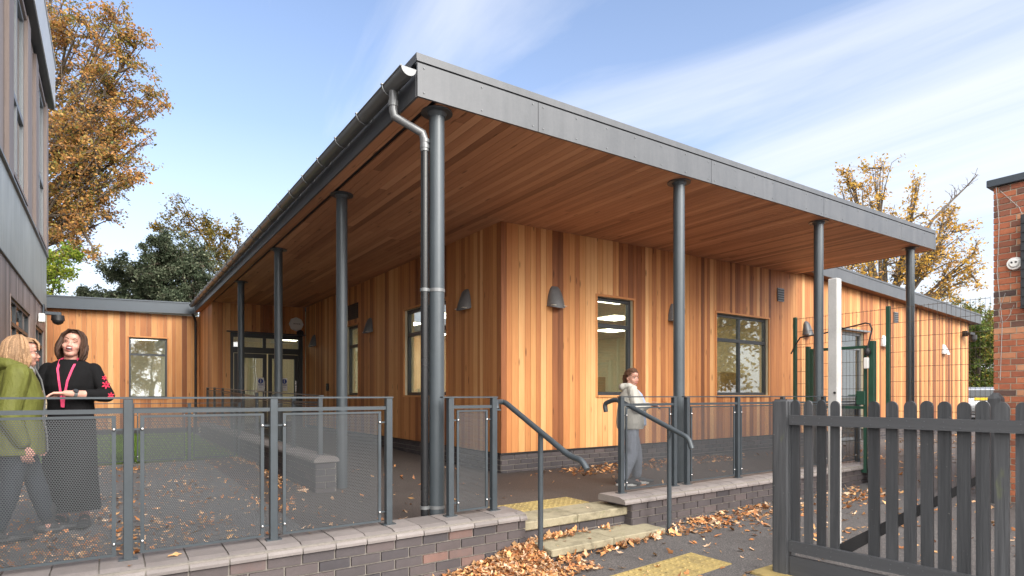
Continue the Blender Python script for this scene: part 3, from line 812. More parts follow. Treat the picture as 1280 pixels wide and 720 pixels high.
# ---- front fascia: panels with screws, cap above
joints = [EX, 3.28, 5.85, 8.42, 10.93, EX2]
mb = MB(); sc_ = MB()
for a, b in zip(joints, joints[1:]):
    a2, b2 = a+.003, b-.003
    mb.obox((a2, EY, zs(a2)-.004), (b2-a2, 0, zs(b2)-zs(a2)), (0, .022, 0), (0, 0, .272))
    n = max(2, int((b-a)/.42)); 
    for i in range(n+1):
        x = a+.06+(b-a-.12)*i/n
        for dz in (.035, .235): sc_.cyl((x, EY+.001, zs(x)+dz), (x, EY-.006, zs(x)+dz), .0065, n=8)
fo = mb.build('fascia', M['fascia'], bld); sc_.build('screw', M['frame_g'], fo)
mb = MB(); L0 = EX2-EX
mb.obox((EX-.004, EY-.004, zs(EX)+.282), (L0+.01, 0, zs(EX2)-zs(EX)), (0, .2, 0), (0, 0, .016))
mb.obox((EX+.001, EY+.014, zs(EX)+.265), (L0, 0, zs(EX2)-zs(EX)), (0, .03, 0), (0, 0, .02))
mb.obox((EX-.004, EY+.004, zs(EX)+.298), (L0+.01, 0, zs(EX2)-zs(EX)), (0, .25, 0), (0, 0, .052))
mb.build('verge_cap', M['fascia'], bld)
# right end of canopy
mb = MB(); mb.box((EX2-.001, EY+.023, zs(EX2)-.004), (EX2+.02, 6.72, zs(EX2)+.33)); mb.build('fascia', M['fascia'], bld)
# ---- side fascia, gutter, brackets
mb = MB(); 
for y0 in np.arange(EY+.024, 19.2, 2.5): mb.box((EX-.002, y0+.002, zs(EX)-.004), (EX+.018, min(y0+2.498, 19.28), zs(EX)+.20))
mb.build('fascia', M['fascia'], bld)
def gutter(mb, x, y0, y1, z, r=.072, n=12, th=.004):
    for ra, flip in ((r, 0), (r-th, 1)):
        vs = []
        for y in (y0, y1):
            for i in range(n+1):
                a = math.pi + math.pi*i/n
                vs.append((x+ra*math.cos(a), y, z+ra*math.sin(a)))
        fs = [(i, i+1, n+1+i+1, n+1+i) for i in range(n)]
        if flip: fs = [f[::-1] for f in fs]
        mb.add(vs, fs)
    mb.cyl((x-r, y0, z), (x-r, y1, z), .007, n=6); 
    vs = [(x, y0, z)]+[(x+r*math.cos(math.pi+math.pi*i/n), y0, z+r*math.sin(math.pi+math.pi*i/n)) for i in range(n+1)]
    mb.add(vs, [(0, i+1, i+2) for i in range(n)])
GX, GZ = EX-.083, zs(EX)+.19
mb = MB(); gutter(mb, GX, EY-.02, 19.2, GZ, r=.066)
go = mb.build('gutter', M['gutter'], bld, smooth=True)
for y in np.arange(EY+.35, 19.2, .62):
    mb = MB()
    mb.tube([(GX+.075*math.cos(math.pi+math.pi*i/8), y, GZ+.076*math.sin(math.pi+math.pi*i/8)) for i in range(9)], .006, n=6)
    mb.box((GX-.085, y-.012, GZ-.002), (GX+.08, y+.012, GZ+.010))
    mb.build('gutter_bracket', M['gutter'], go)
# ridge of the roof edge standing above the gutter
mb = MB(); mb.obox((EX+.03, EY+.2, zs(EX)+.21), (0, 15.0, 0), (.06, 0, .02), (0, 0, .10)); mb.build('eaves_trim', M['gutter'], bld)
# downpipe
dp = MB(); path = [(GX, 4.60, GZ-.06), (GX, 4.60, 3.52), (GX+.01, 4.598, 3.47), (2.20, 4.525, 3.36), (2.215, 4.52, 3.31), (2.22, 4.52, 3.205)]
dp.tube(path, .036, n=14); 
for z in (3.28, 3.23): dp.cyl((2.22, 4.52, z), (2.22, 4.52, z+.03), .041, n=14)
dp.cyl((GX, 4.60, 3.55), (GX, 4.60, 3.60), .042, n=14)
do = dp.build('pipe_bend', M['gutter'], bld, smooth=True)
dp = MB(); dp.cyl((2.22, 4.52, 0), (2.22, 4.52, 3.20), .0345, n=18); dp.build('downpipe', M['pipe'], bld, smooth=True)
# ---- columns
def column(x, y, lab=None):
    zt = zs(x)-.002; r = .066
    m_ = MB(); m_.cyl((x, y, 0), (x, y, zt), r, n=28)
    o = m_.build('column', M['col'], bld, smooth=True)
    if lab: o['label'] = lab
    m_ = MB(); m_.cyl((x, y, zt-.012), (x, y, zt+.001), .135, n=28); m_.cyl((x, y, zt-.045), (x, y, zt-.012), r+.003, r+.02, n=28); m_.build('top_plate', M['col'], o, smooth=True)
    return o
c0 = column(2.32, 4.49, 'thick corner column beside the downpipe')
for y in (6.98, 10.2, 13.55): column(2.32, y)
for x in (5.50, 8.64, 11.78): column(x, 4.50)
m_ = MB()
for z in (2.02, .16):
    m_.cyl((2.32, 4.49, z-.014), (2.32, 4.49, z+.014), .070, n=24); m_.cyl((2.22, 4.52, z-.014), (2.22, 4.52, z+.014), .041, n=18); m_.box((2.235, 4.49, z-.012), (2.28, 4.515, z+.012))
m_.build('pipe_clamp', M['gutter'], c0, smooth=True)
# ---- wing fascia
mb = MB(); Lw = 22.6-12.39
sl = -.043*Lw
mb.obox((12.39, 6.66, wing_top(12.36)+.0), (Lw, 0, sl), (0, .03, 0), (0, 0, .26)); mb.obox((12.39, 6.65, wing_top(12.36)+.265), (Lw+.02, 0, sl), (0, .2, 0), (0, 0, .045))
mb.obox((22.6, 6.69, wing_top(22.6)), (.0, 8, 0), (.03, 0, 0), (0, 0, .26))
mb.build('fascia', M['fascia'], bld)
mb = MB(); mb.obox((12.39, 6.69, wing_top(12.36)+.01), (Lw, 0, sl), (0, .23, 0), (0, 0, .02)); mb.build('soffit', M['cedar_x'], bld)

# ---------------------------------------------------------------- link building at the back left
lb = thing('link_building', (.4, 19.8, 0), 'low orange cedar clad link with dark grey flat fascia between the two buildings', 'building')
hL = [(.45, 1.38, 1.04, 2.76)]
mb = MB(); clad(mb, 'Y', 19.6, -1, -1.355, 2.215, .16, 3.46, hL, wmin=.10, wmax=.17); mb.build('cladding', M['cedar'], lb)
mb = backing('Y', 19.6, -1, -1.60, 2.43, 0, 3.4, hL); mb.build('inner_wall', M['cream'], lb)
mb = MB(); mb.box((-1.36, 19.59, 0), (2.19, 19.62, .158)); mb.build('plinth', M['blue_brick'], lb)
window(lb, 'Y', 19.6, -1, *hL[0], rows=(2.28,), fw=.05)
mb = MB(); mb.obox((-1.45, 19.35, 3.40), (3.49, 0, .10), (0, .05, 0), (0, 0, .30)); mb.obox((-1.45, 19.33, 3.70), (3.50, 0, .10), (0, .2, 0), (0, 0, .035)); mb.build('fascia', M['fascia_d'], lb)
mb = MB(); mb.obox((-1.45, 19.40, 3.42), (3.6, 0, .10), (0, 6, 0), (0, 0, .25)); mb.build('roof', M['roof'], lb)
mb = MB(); mb.cyl((2.10, 19.5, 0), (2.10, 19.5, 3.30), .035, n=12); mb.tube([(2.10, 19.5, 3.3), (2.06, 19.44, 3.42), (1.98, 19.32, 3.52)], .035, n=12); mb.build('downpipe', M['black'], lb, smooth=True)
mb = MB(); mb.box((-1.2, 24.0, 0), (2.2, 24.1, 3.3)); mb.build('room_wall', M['cream'], lb)
mb = MB(); mb.box((-1.2, 19.85, 0), (2.2, 24.0, .02)); mb.build('room_floor', M['carpet'], lb)
mb = MB(); mb.box((.2, 21.0, 2.9), (1.3, 21.25, 2.93)); mb.box((.2, 22.0, 2.9), (1.3, 22.25, 2.93)); mb.build('ceiling_light', M['light'], lb)

# ---------------------------------------------------------------- taller building on the left
ob = thing('left_building', (-3.5, 12, 0), 'taller two storey building with weathered brown boards, grey metal band and tall windows', 'building')
PX = -1.36
def wtn(): return (min(1, max(0, random.gauss(.5, .18))), random.random(), 0)
hO = [(12.75, 15.6, .05, 2.78), (16.7, 18.6, .05, 2.70), (8.2, 11.4, .9, 2.78)]
mb = MB(); clad(mb, 'X', PX, 1, 2.0, 19.33, 0, 3.29, hO, tn=wtn, wmin=.12, wmax=.16); mb.build('cladding', M['brown'], ob)
def ob_window(u0, u1, z0, z1, cols, rows, lab=None, dep=.02):
    fo = window(ob, 'X', PX, 1, u0, u1, z0, z1, cols=cols, rows=rows, depth=dep, mat='frame', trim=False, label=lab)
    t_ = MB(); 
    t_.box((PX+.01, u0-.04, z0), (PX-dep, u0-.001, z1+.04), (.4, .3, 0)); t_.box((PX+.01, u1+.001, z0), (PX-dep, u1+.04, z1+.04), (.5, .6, 0)); t_.box((PX+.012, u0, z1+.001), (PX-dep, u1, z1+.04), (.45, .1, 0))
    t_.build('surround', M['brown'], fo); return fo
ob_window(12.75, 15.6, .05, 2.78, (13.7, 14.65), (2.35,)); ob_window(16.7, 18.6, .05, 2.70, (17.65,), (2.3,)); ob_window(8.2, 11.4, .9, 2.78, (9.3, 10.3), (2.35,))
mb = backing('X', PX, 1, 2.0, 19.3, 0, 3.3, hO, .3); mb.build('inner_wall', M['carpet'], ob)
# metal band
mb = MB(); y = 2.0
while y < 19.3:
    e = min(y+1.23, 19.33); mb.box((PX-.05, y+.004, 3.31), (PX+.015, e-.004, 4.70)); y += 1.23
mb.build('cladding_panel', M['panel'], ob)
mb = MB(); mb.box((PX-.06, 2.0, 3.292), (PX+.035, 19.33, 3.31)); mb.box((PX-.06, 2.0, 4.702), (PX+.06, 19.33, 4.74)); mb.box((PX-.06, 2.0, 4.742), (PX+.03, 19.33, 4.80)); mb.build('flashing', M['frame_g'], ob)
# upper storey: boards with tall windows in projecting timber frames
hU = [(12.62, 14.65, 4.86, 8.40), (16.75, 18.75, 4.86, 8.40), (8.3, 10.5, 4.86, 8.40)]
mb = MB(); clad(mb, 'X', PX, 1, 2.0, 19.33, 4.80, 8.6, hU, tn=wtn, wmin=.12, wmax=.16); mb.build('cladding', M['brown'], ob)
mb = backing('X', PX, 1, 2.0, 19.3, 3.3, 8.6, hU, .3); mb.build('inner_wall', M['carpet'], ob)
for (u0, u1, z0, z1) in hU:
    fo = window(ob, 'X', PX, 1, u0, u1, z0, z1, cols=((u0+u1)/2,), rows=(6.35,), depth=.004, mat='frame_g', fw=.09, trim=False)
    t_ = MB(); pr = PX+.06
    t_.box((PX+.001, u0-.55, z0-.12), (pr, u0-.001, z1+.1), (.25, .3, 0)); t_.box((PX+.001, u1+.001, z0-.12), (pr, u1+.50, z1+.1), (.35, .7, 0)); t_.box((PX+.001, u0, z1+.001), (pr-.02, u1, z1+.1), (.4, .1, 0))
    t_.box((PX+.001, u0, z0-.06), (PX+.06, u1, z0-.001), (.3, .2, 0))
    t_.build('surround', M['brown'], fo)
mb = MB(); mb.box((PX-2, 2.0, 8.62), (PX+.17, 19.40, 8.64)); mb.build('eaves', M['frame'], ob)
mb = MB(); y = 2.0
while y < 19.4:
    e = min(y+2.46, 19.42); mb.box((PX-.1, y+.004, 8.645), (PX+.19, e-.004, 9.72)); y += 2.46
mb.box((PX-.2, 2.0, 9.722), (PX+.21, 19.43, 9.77)); mb.build('parapet', M['parapet'], ob)
mb = MB(); mb.box((-10, 19.30, 0), (PX-.06, 19.40, 9.7)); mb.box((-10, 2.0, 0), (PX-.35, 2.2, 9.7)); mb.box((-10, 2.2, 9.5), (PX-.25, 19.3, 9.6)); mb.build('shell', M['panel'], ob)
for k, z in enumerate((3.2,)):
    mb = MB(); mb.box((-9, 2.2, z), (PX-.31, 19.3, z+.1)); mb.build('upper_floor', M['ceil'], ob)
mb = MB(); mb.box((-7, 2.3, 0), (-6.9, 19.2, 9.4)); mb.build('room_wall', M['ceil'], ob)

# ---------------------------------------------------------------- red brick building on the right
rb = thing('brick_building', (11, -2, -.17), 'red and brown brick building with grey coping at the right edge', 'building')
def rbt(): return (min(1, max(0, random.gauss(.55, .24))), random.random(), 0)
mb = MB(); bricks(mb, 'X', 8.9, -1, -7.0, 2.5, -.25, 3.66, tn=rbt, th=.010, bond='flemish')
bricks(mb, 'Y', 2.502, 1, 8.905, 13.0, -.25, 3.66, tn=rbt, th=.010, bond='flemish')
wo = mb.build('brickwork', M['red_brick'], rb)
mb = MB(); mb.box((8.91, -7, -.4), (14, 2.492, 3.66)); mb.build('mortar_core', M['mortar_l'], wo)
mb = MB(); y = -7.0
while y < 2.5:
    e = min(y+.9, 2.56); mb.bbox((8.85, y+.003, 3.662), (9.2, e-.003, 3.75), .006); y += .9
mb.build('coping', M['fascia_d'], rb)
mb = MB(); mb.box((8.79, -.4, 2.14), (8.899, 2.215, 3.24)); 
bo = mb.build('shutter_box', M['frame'], rb)
mb = MB()
for k in range(10): mb.box((8.775, -.39, 2.17+k*.107), (8.789, 2.205, 2.235+k*.107))
mb.build('slat', M['frame'], bo)
mb = MB(); mb.tube([(8.885, 2.47, 3.66), (8.886, 2.44, 3.2), (8.885, 2.46, 2.6), (8.886, 2.41, 2.0), (8.885, 2.43, 1.3)], .0035, n=5)
mb.tube([(8.885, 2.43, 3.60), (8.88, 2.25, 3.35), (8.88, 2.22, 3.25)], .003, n=5)
mb.tube([(8.885, 2.30, 2.2), (8.88, 2.35, 2.05), (8.88, 2.42, 1.98), (8.88, 2.44, 2.15), (8.882, 2.38, 2.35)], .0025, n=5)
mb.build('cable', M['concrete'], rb)
# ---------------------------------------------------------------- wall lamps (half-cone hoods)
def wall_lamp(plane, u, z, label, mat='lampg', group='hooded wall lamps on the cedar cladding', h=.33, w=.150, dp=.16):
    """hood: a bulging wedge, narrow rounded top, wide slanted mouth"""
    c = WX if plane == 'X' else WY
    t = thing('wall_lamp', (c, u, z) if plane == 'X' else (u, c, z), label, 'wall lamp', group)
    n, m = 12, 9; vs = []; fs = []
    for j in range(m):
        k = j/(m-1)
        ww = w*(.46+.54*math.sin(k*math.pi/2)**.75) if j else w*.40
        dd = dp*(.22+.78*k**.8) if j else dp*.12
        zc = h/2 - k*h
        for i in range(n+1):
            a = math.pi*i/n
            uu = ww*math.cos(a); de = dd*math.sin(a)**.8
            zz_ = zc + (0 if j < m-1 else .035*math.sin(a)*-1 + .02)
            vs.append((uu, de, zz_))
    P = (lambda q: (c - q[1], u + q[0], z + q[2])) if plane == 'X' else (lambda q: (u + q[0], c - q[1], z + q[2]))
    for j in range(m-1):
        for i in range(n): fs.append((j*(n+1)+i, j*(n+1)+i+1, (j+1)*(n+1)+i+1, (j+1)*(n+1)+i))
    fs.append(tuple(range(n+1)))
    mb = MB(); mb.add([P(q) for q in vs], fs); mb.build('hood', M[mat], t, smooth=True)
    mb = MB(); k = [P((-w*.9, .002, -h/2+.03)), P((w*.9, dp*.85, -h/2+.024))]; mb.box(k[0], k[1]); mb.build('diffuser', M['ceil'], t)
    return t
wall_lamp('X', 7.90, 2.61, 'dark hooded wall lamp between the corner and the window behind the downpipe')
wall_lamp('X', 11.98, 2.61, 'dark hooded wall lamp just right of the narrow window under the black vent')
wall_lamp('X', 16.1, 2.60, 'dark hooded wall lamp nearest the glass entrance doors')
wall_lamp('Y', 5.58, 2.61, 'dark hooded wall lamp on the front wall between corner and first window')
wall_lamp('Y', 8.31, 2.59, 'dark hooded wall lamp mostly hidden behind the middle front column')
wall_lamp('Y', 12.75, 2.60, 'grey hooded wall lamp beside the tall green fence post', 'fascia')
wall_lamp('Y', 16.5, 2.52, 'pale grey hooded wall lamp right of the door behind the fence', 'parapet', h=.30)
wall_lamp('Y', 20.4, 2.48, 'pale grey hooded wall lamp near the far right end of the timber wall', 'parapet', h=.30)

def quick(name, label, cat, mat, fn, group=None, smooth=False):
    mb = MB(); fn(mb); o = mb.build(name, M[mat], smooth=smooth); return tag(o, label, cat, group)
# octagonal siren box and round sounder above the doors, small card reader
t = thing('alarm_box', (4.35, 16.94, 3.1), 'white octagonal alarm box above the entrance doors', 'alarm box')
mb = MB(); mb.cyl((4.33, 16.945, 3.12), (4.33, 16.87, 3.12), .20, .18, n=8); mb.build('case', M['white'], t)
mb = MB()
for k in range(4): mb.box((4.24+k*.05, 16.866, 3.11), (4.27+k*.05, 16.869, 3.135))
mb.build('printed_marks', M['lampg'], t)
t = thing('sounder', (4.47, 16.94, 2.86), 'small round black sounder below the white alarm box', 'sounder')
mb = MB(); mb.cyl((4.44, 16.945, 2.87), (4.44, 16.90, 2.87), .10, .085, n=20); mb.cyl((4.44, 16.90, 2.87), (4.44, 16.86, 2.87), .05, .03, n=16); mb.build('case', M['black'], t, smooth=True)
t = thing('card_reader', (4.59, 14.9, 1.35), 'small black card reader on the side wall near the doors', 'card reader')
mb = MB(); mb.bbox((4.56, 14.83, 1.23), (4.599, 14.96, 1.42), .006); mb.build('case', M['black'], t)
mb = MB(); mb.box((4.556, 14.86, 1.35), (4.5595, 14.93, 1.39)); mb.build('screen', M['lampg'], t)
# dome camera on the left building
t = thing('dome_camera', (-1.30, 18.3, 3.0), 'black dome security camera on a bracket from the left building', 'camera')
mb = MB(); mb.box((-1.345, 18.2, 3.02), (-1.31, 18.4, 3.35)); mb.bbox((-1.31, 18.24, 3.10), (-.98, 18.34, 3.18), .01); mb.build('bracket', M['fascia_d'], t)
mb = MB(); mb.cyl((-1.05, 18.29, 3.10), (-1.05, 18.29, 2.97), .13, .14, n=20); mb.sphere((-1.05, 18.29, 2.97), .125, (1, 1, .85)); mb.build('dome', M['black'], t, smooth=True)
t = thing('floodlight', (-1.30, 17.2, 2.9), 'small white floodlight on the brown boards of the left building', 'floodlight')
mb = MB(); mb.bbox((-1.34, 17.1, 2.80), (-1.22, 17.34, 3.0), .012); mb.build('case', M['white'], t); mb = MB(); mb.box((-1.218, 17.12, 2.83), (-1.212, 17.32, 2.97)); mb.build('lens', M['parapet'], t)
# camera at the right end of the wing
t = thing('security_camera', (21.9, 6.9, 2.9), 'small black security camera under the far right end of the roof', 'camera')
mb = MB(); mb.box((21.85, 6.80, 2.95), (21.95, 6.915, 3.12)); mb.bbox((21.7, 6.66, 2.98), (22.1, 6.80, 3.06), .01); mb.build('bracket', M['black'], t)
mb = MB(); mb.cyl((22.05, 6.70, 2.98), (22.05, 6.70, 2.86), .10, .10, n=16); mb.sphere((22.05, 6.70, 2.86), .09); mb.build('dome', M['black'], t, smooth=True)
# round white bell on brick wall
t = thing('alarm_bell', (8.9, 2.29, 2.69), 'round white alarm sounder on the red brick wall', 'alarm bell')
mb = MB(); mb.cyl((8.899, 2.29, 2.69), (8.855, 2.29, 2.69), .078, .072, n=28); mb.cyl((8.855, 2.29, 2.69), (8.835, 2.29, 2.69), .055, .04, n=24); mb.build('case', M['white'], t, smooth=True)
mb = MB(); mb.cyl((8.836, 2.27, 2.70), (8.832, 2.27, 2.70), .011, n=10); mb.cyl((8.836, 2.31, 2.70), (8.832, 2.31, 2.70), .011, n=10); mb.build('lens', M['black'], t)

# ---------------------------------------------------------------- perforated railings
_pc = {}
def perf_mesh(w, h, p, k=.70):
    key = (round(w, 3), round(h, 3), p)
    if key in _pc: return _pc[key]
    rw = p*math.sqrt(3)/2; nx = int(w/p)+1; ny = int(h/rw)+1
    ii, jj = np.meshgrid(np.arange(nx), np.arange(ny)); ii = ii.ravel(); jj = jj.ravel()
    cx = (ii+.5)*p + (jj % 2)*p/2 - p/4; cz = (jj+.5)*rw
    ok = (cx > p*.4) & (cx < w-p*.3) & (cz < h-p*.3); cx = cx[ok]; cz = cz[ok]
    a = np.pi/6 + np.arange(6)*np.pi/3; Ro = p/math.sqrt(3); Ri = Ro*k*.98
    n = len(cx); V = np.zeros((n, 12, 3))
    V[:, :6, 0] = cx[:, None]+Ro*np.cos(a); V[:, :6, 2] = cz[:, None]+Ro*np.sin(a)
    V[:, 6:, 0] = cx[:, None]+Ri*np.cos(a); V[:, 6:, 2] = cz[:, None]+Ri*np.sin(a)
    f = np.array([[i, (i+1) % 6, 6+(i+1) % 6, 6+i] for i in range(6)])
    F_ = (f[None]+(np.arange(n)*12)[:, None, None]).reshape(-1, 4)
    me = np_mesh('perforated_sheet', V.reshape(-1, 3), F_); me.materials.append(M['perf'])
    _pc[key] = me; return me

def railing(name, p0, p1, posts, label, z0=.112, z1=1.12, pitch=.0125, group='grey railings with perforated panels', cat='railing', spans=None, zf=None, capover=.06, capend=None):
    """p0,p1: ends of the post line; posts: distances along; spans: which gaps have a panel"""
    p0 = Vector((*p0, 0)); p1 = Vector((*p1, 0)); d = (p1-p0).normalized(); nrm = Vector((-d.y, d.x, 0))
    zf = zf or (lambda s: 0.0)
    rz = math.atan2(d.y, d.x)
    t = thing(name, (p0.x, p0.y, z0+zf(posts[0])), label, cat, group, rz)
    # everything in the railing's own frame: x along, y across
    zb0 = z0+zf(posts[0])
    def zz(s, z): return z+zf(s)-zb0
    for s in posts:
        mb = MB(); w2 = .025
        mb.bbox((s-w2, -w2, zz(s, z0)+.001), (s+w2, w2, zz(s, z1)-.024), .003); mb.box((s-.05, -.035, zz(s, z0)+.0005), (s+.05, .035, zz(s, z0)+.009))
        mb.build('post', M['rail'], t, local=True)
    s0, s1 = posts[0]-capover, posts[-1]+capover
    if capend: s0, s1 = capend
    mb = MB(); 
    mb.obox((s0, -.026, zz(s0, z1-.023)), (s1-s0, 0, zf(s1)-zf(s0)), (0, .052, 0), (0, 0, .012))
    mb.build('top_rail', M['rail'], t, local=True)
    for i, (a, b) in enumerate(zip(posts, posts[1:])):
        if spans is not None and i not in spans: continue
        a2, b2 = a+.026, b-.026; sl = (zf(b2)-zf(a2))
        mb = MB(); mb.obox((a2, -.014, zz(a2, z1-.112)), (b2-a2, 0, sl), (0, .028, 0), (0, 0, .026)); mb.build('mid_rail', M['rail'], t, local=True)
        a3, b3 = a+.062, b-.062; sl = zf(b3)-zf(a3); zt = z1-.125; zb = z0+.028
        fr = MB(); fr.obox((a3, -.006, zz(a3, zb)), (.022, 0, 0), (0, .012, 0), (0, 0, zt-zb)); fr.obox((b3-.022, -.006, zz(b3, zb)), (.022, 0, 0), (0, .012, 0), (0, 0, zt-zb))
        fr.obox((a3+.022, -.006, zz(a3, zb)), (b3-a3-.044, 0, sl), (0, .012, 0), (0, 0, .016)); fr.obox((a3+.022, -.006, zz(a3, zt-.016)), (b3-a3-.044, 0, sl), (0, .012, 0), (0, 0, .016))
        po = fr.build('panel', M['rail'], t, local=True)
        me = perf_mesh(b3-a3-.040, zt-zb-.03, pitch)
        so_ = link('perforated_sheet', me, None, po); so_.location = (a3+.020, 0, zz((a3+b3)/2, zb)+.014)
        cl = MB(); bl = MB()
        for (u, sg) in ((a3+.011, -1), (b3-.011, 1)):
            for z in (zb+.075, zt-.085):
                q = zz(u, z)
                bl.box((u, .003, q-.006), (u+sg*.050, .013, q+.006))
                cl.sphere((u, -.010, q), .0105, (1, .7, 1), sub=2)
                cl.cyl((u, -.006, q), (u, .012, q), .007, n=10)
        bl.build('bracket', M['rail'], po, local=True); cl.build('fixing', M['steel'], po, smooth=True, local=True)  # round steel clamps that hold the panel to its brackets
    return t
railing('railing', (-2.44, 4.28), (1.79, 4.28), [0, .845, 1.69, 2.535, 3.38, 4.23], 'long left railing with three perforated panels in front of the two women', spans=(1, 2, 3, 4), capend=(-.1, 4.26))
railing('railing', (2.336, 4.28), (2.75, 4.28), [0, .43], 'short narrow railing panel between the corner column and the steps', capend=(-.08, .46))
railing('railing', (4.33, 4.28), (5.16, 4.28), [0, .82], 'railing panel right of the steps in front of the girl', capend=(-.03, .85))
railing('railing', (5.37, 4.28), (9.2, 4.28), [0, .95, 1.94, 2.98, 3.98], 'railing of perforated panels right of the middle column, running to the green fence', capend=(-.06, 4.03))
railing('railing', (-1.33, 11.4), (1.98, 11.4), [0.02, .82, 1.64, 2.46, 3.25], 'low grey railing along the front of the grass at the back of the yard', z0=.0, z1=1.0, pitch=.022)
zr = lambda s: .2*min(1, max(0, (s-1.6)/6.4))
railing('railing', (2.05, 6.95), (2.05, 16.7), [0, 1.2, 2.4, 3.6, 4.8, 6.0, 7.2, 8.4, 9.6], 'railing on top of the ramp wall leading to the doors', z0=.418, z1=1.13, pitch=.022, zf=zr)

# tubular handrails at the steps
def handrail(X, label, y_start, ys_z, post, curl, bracket_y):
    t = thing('handrail', (post[0], post[1], post[2]), label, 'handrail', 'tubular handrails beside the steps')
    def smooth(pts, k=5):
        P_ = [Vector(p) for p in pts]; out = [P_[0]]
        for a, b, c_ in zip(P_, P_[1:], P_[2:]):
            d1, d2 = (a-b), (c_-b); r = min(.06, d1.length*.45, d2.length*.45)
            s, e = b+d1.normalized()*r, b+d2.normalized()*r
            for i in range(k+1):
                u = i/k; out.append(s*(1-u)**2 + b*2*u*(1-u) + e*u*u)
        out.append(P_[-1]); return out
    mb = MB(); mb.tube(smooth(ys_z), .024, n=16); mb.build('rail', M['rail'], t, smooth=True)
    mb = MB(); px, py, pz, ptop = post; mb.cyl((px, py, pz), (px, py, ptop), .0225, n=18); mb.cyl((px, py, ptop-.001), (px, py, ptop+.006), .026, n=18)
    mb.build('post', M['rail'], t, smooth=True)
    mb = MB(); mb.bbox((px-.06, py-.06, pz+.002), (px+.06, py+.06, pz+.014), .003)
    for sx_ in (-.042, .042):
        for sy_ in (-.042, .042): mb.cyl((px+sx_, py+sy_, pz+.013), (px+sx_, py+sy_, pz+.026), .008, n=8)
    mb.build('base_plate', M['rail'], t)
    return t
hx = 2.95
t = handrail(hx, 'left sloping tubular handrail with its post in the heap of leaves', None,
   [(2.80, 4.28, 1.00), (2.80, 4.30, 1.06), (hx, 4.42, 1.06), (hx, 4.36, 1.05), (hx, 3.47, .645), (hx, 3.33, .625), (hx, 3.27, .56)], (2.97, 3.87, gz(2.97, 3.87), .80), None, None)
mb = MB(); mb.tube([(2.97, 3.87, .78), (3.0, 3.90, .76), (2.96, 3.80, .77), (hx, 3.80, .79)], .007, n=6); mb.box((2.765, 4.26, .985), (2.83, 4.31, 1.0)); mb.build('bracket', M['rail'], t)
hx = 4.46
t = handrail(hx, 'right sloping tubular handrail in front of the railing by the girl', None,
   [(hx-.02, 4.62, .94), (hx-.02, 4.64, 1.03), (hx, 4.50, 1.075), (hx, 4.40, 1.05), (hx, 3.66, .765), (hx, 3.54, .72), (hx, 3.50, .62)], (4.50, 3.80, gz(4.5, 3.8), .82), None, None)
mb = MB(); mb.tube([(4.37, 4.30, .93), (4.42, 4.34, .93), (hx, 4.38, .96), (hx, 4.38, 1.03)], .007, n=6); mb.tube([(4.50, 3.80, .70), (4.46, 3.76, .71), (hx, 3.74, .78)], .007, n=6); mb.build('bracket', M['rail'], t)

# ---------------------------------------------------------------- white post
t = thing('white_post', (4.92, 2.43, gz(4.92, 2.43)), 'tall square pale grey post behind the picket gate', 'post')
mb = MB(); mb.bbox((4.882, 2.392, gz(4.9, 2.4)-.05), (4.958, 2.468, 2.08), .006); mb.build('shaft', M['concrete'], t)
mb = MB(); mb.cyl((4.882, 2.41, 1.14), (4.874, 2.41, 1.14), .010, n=8); mb.build('fixing', M['black'], t)

# ---------------------------------------------------------------- picket gate
g0 = Vector((4.22, 2.43, 0)); fr_ = Vector((.064, -1.26, 0)).normalized(); fn_ = Vector((-fr_.y, fr_.x, 0))
t = thing('picket_gate', (g0.x, g0.y, gz(g0.x, g0.y)), 'dark grey painted timber picket gate with rounded pales, post and diagonal brace', 'gate')
def gpt(s, off, z): q = g0+fr_*s+fn_*off; return (q.x, q.y, z)
def gobox(mb, s0, s1, o0, o1, z0, z1, z0b=None, z1b=None, col=(1, 1, 1)):
    z0b = z0 if z0b is None else z0b; z1b = z1 if z1b is None else z1b
    vs = [gpt(s0, o0, z0), gpt(s1, o0, z0b), gpt(s1, o1, z0b), gpt(s0, o1, z0), gpt(s0, o0, z1), gpt(s1, o0, z1b), gpt(s1, o1, z1b), gpt(s0, o1, z1)]
    mb.add(vs, [(0,3,2,1),(4,5,6,7),(0,1,5,4),(1,2,6,5),(2,3,7,6),(3,0,4,7)], col)
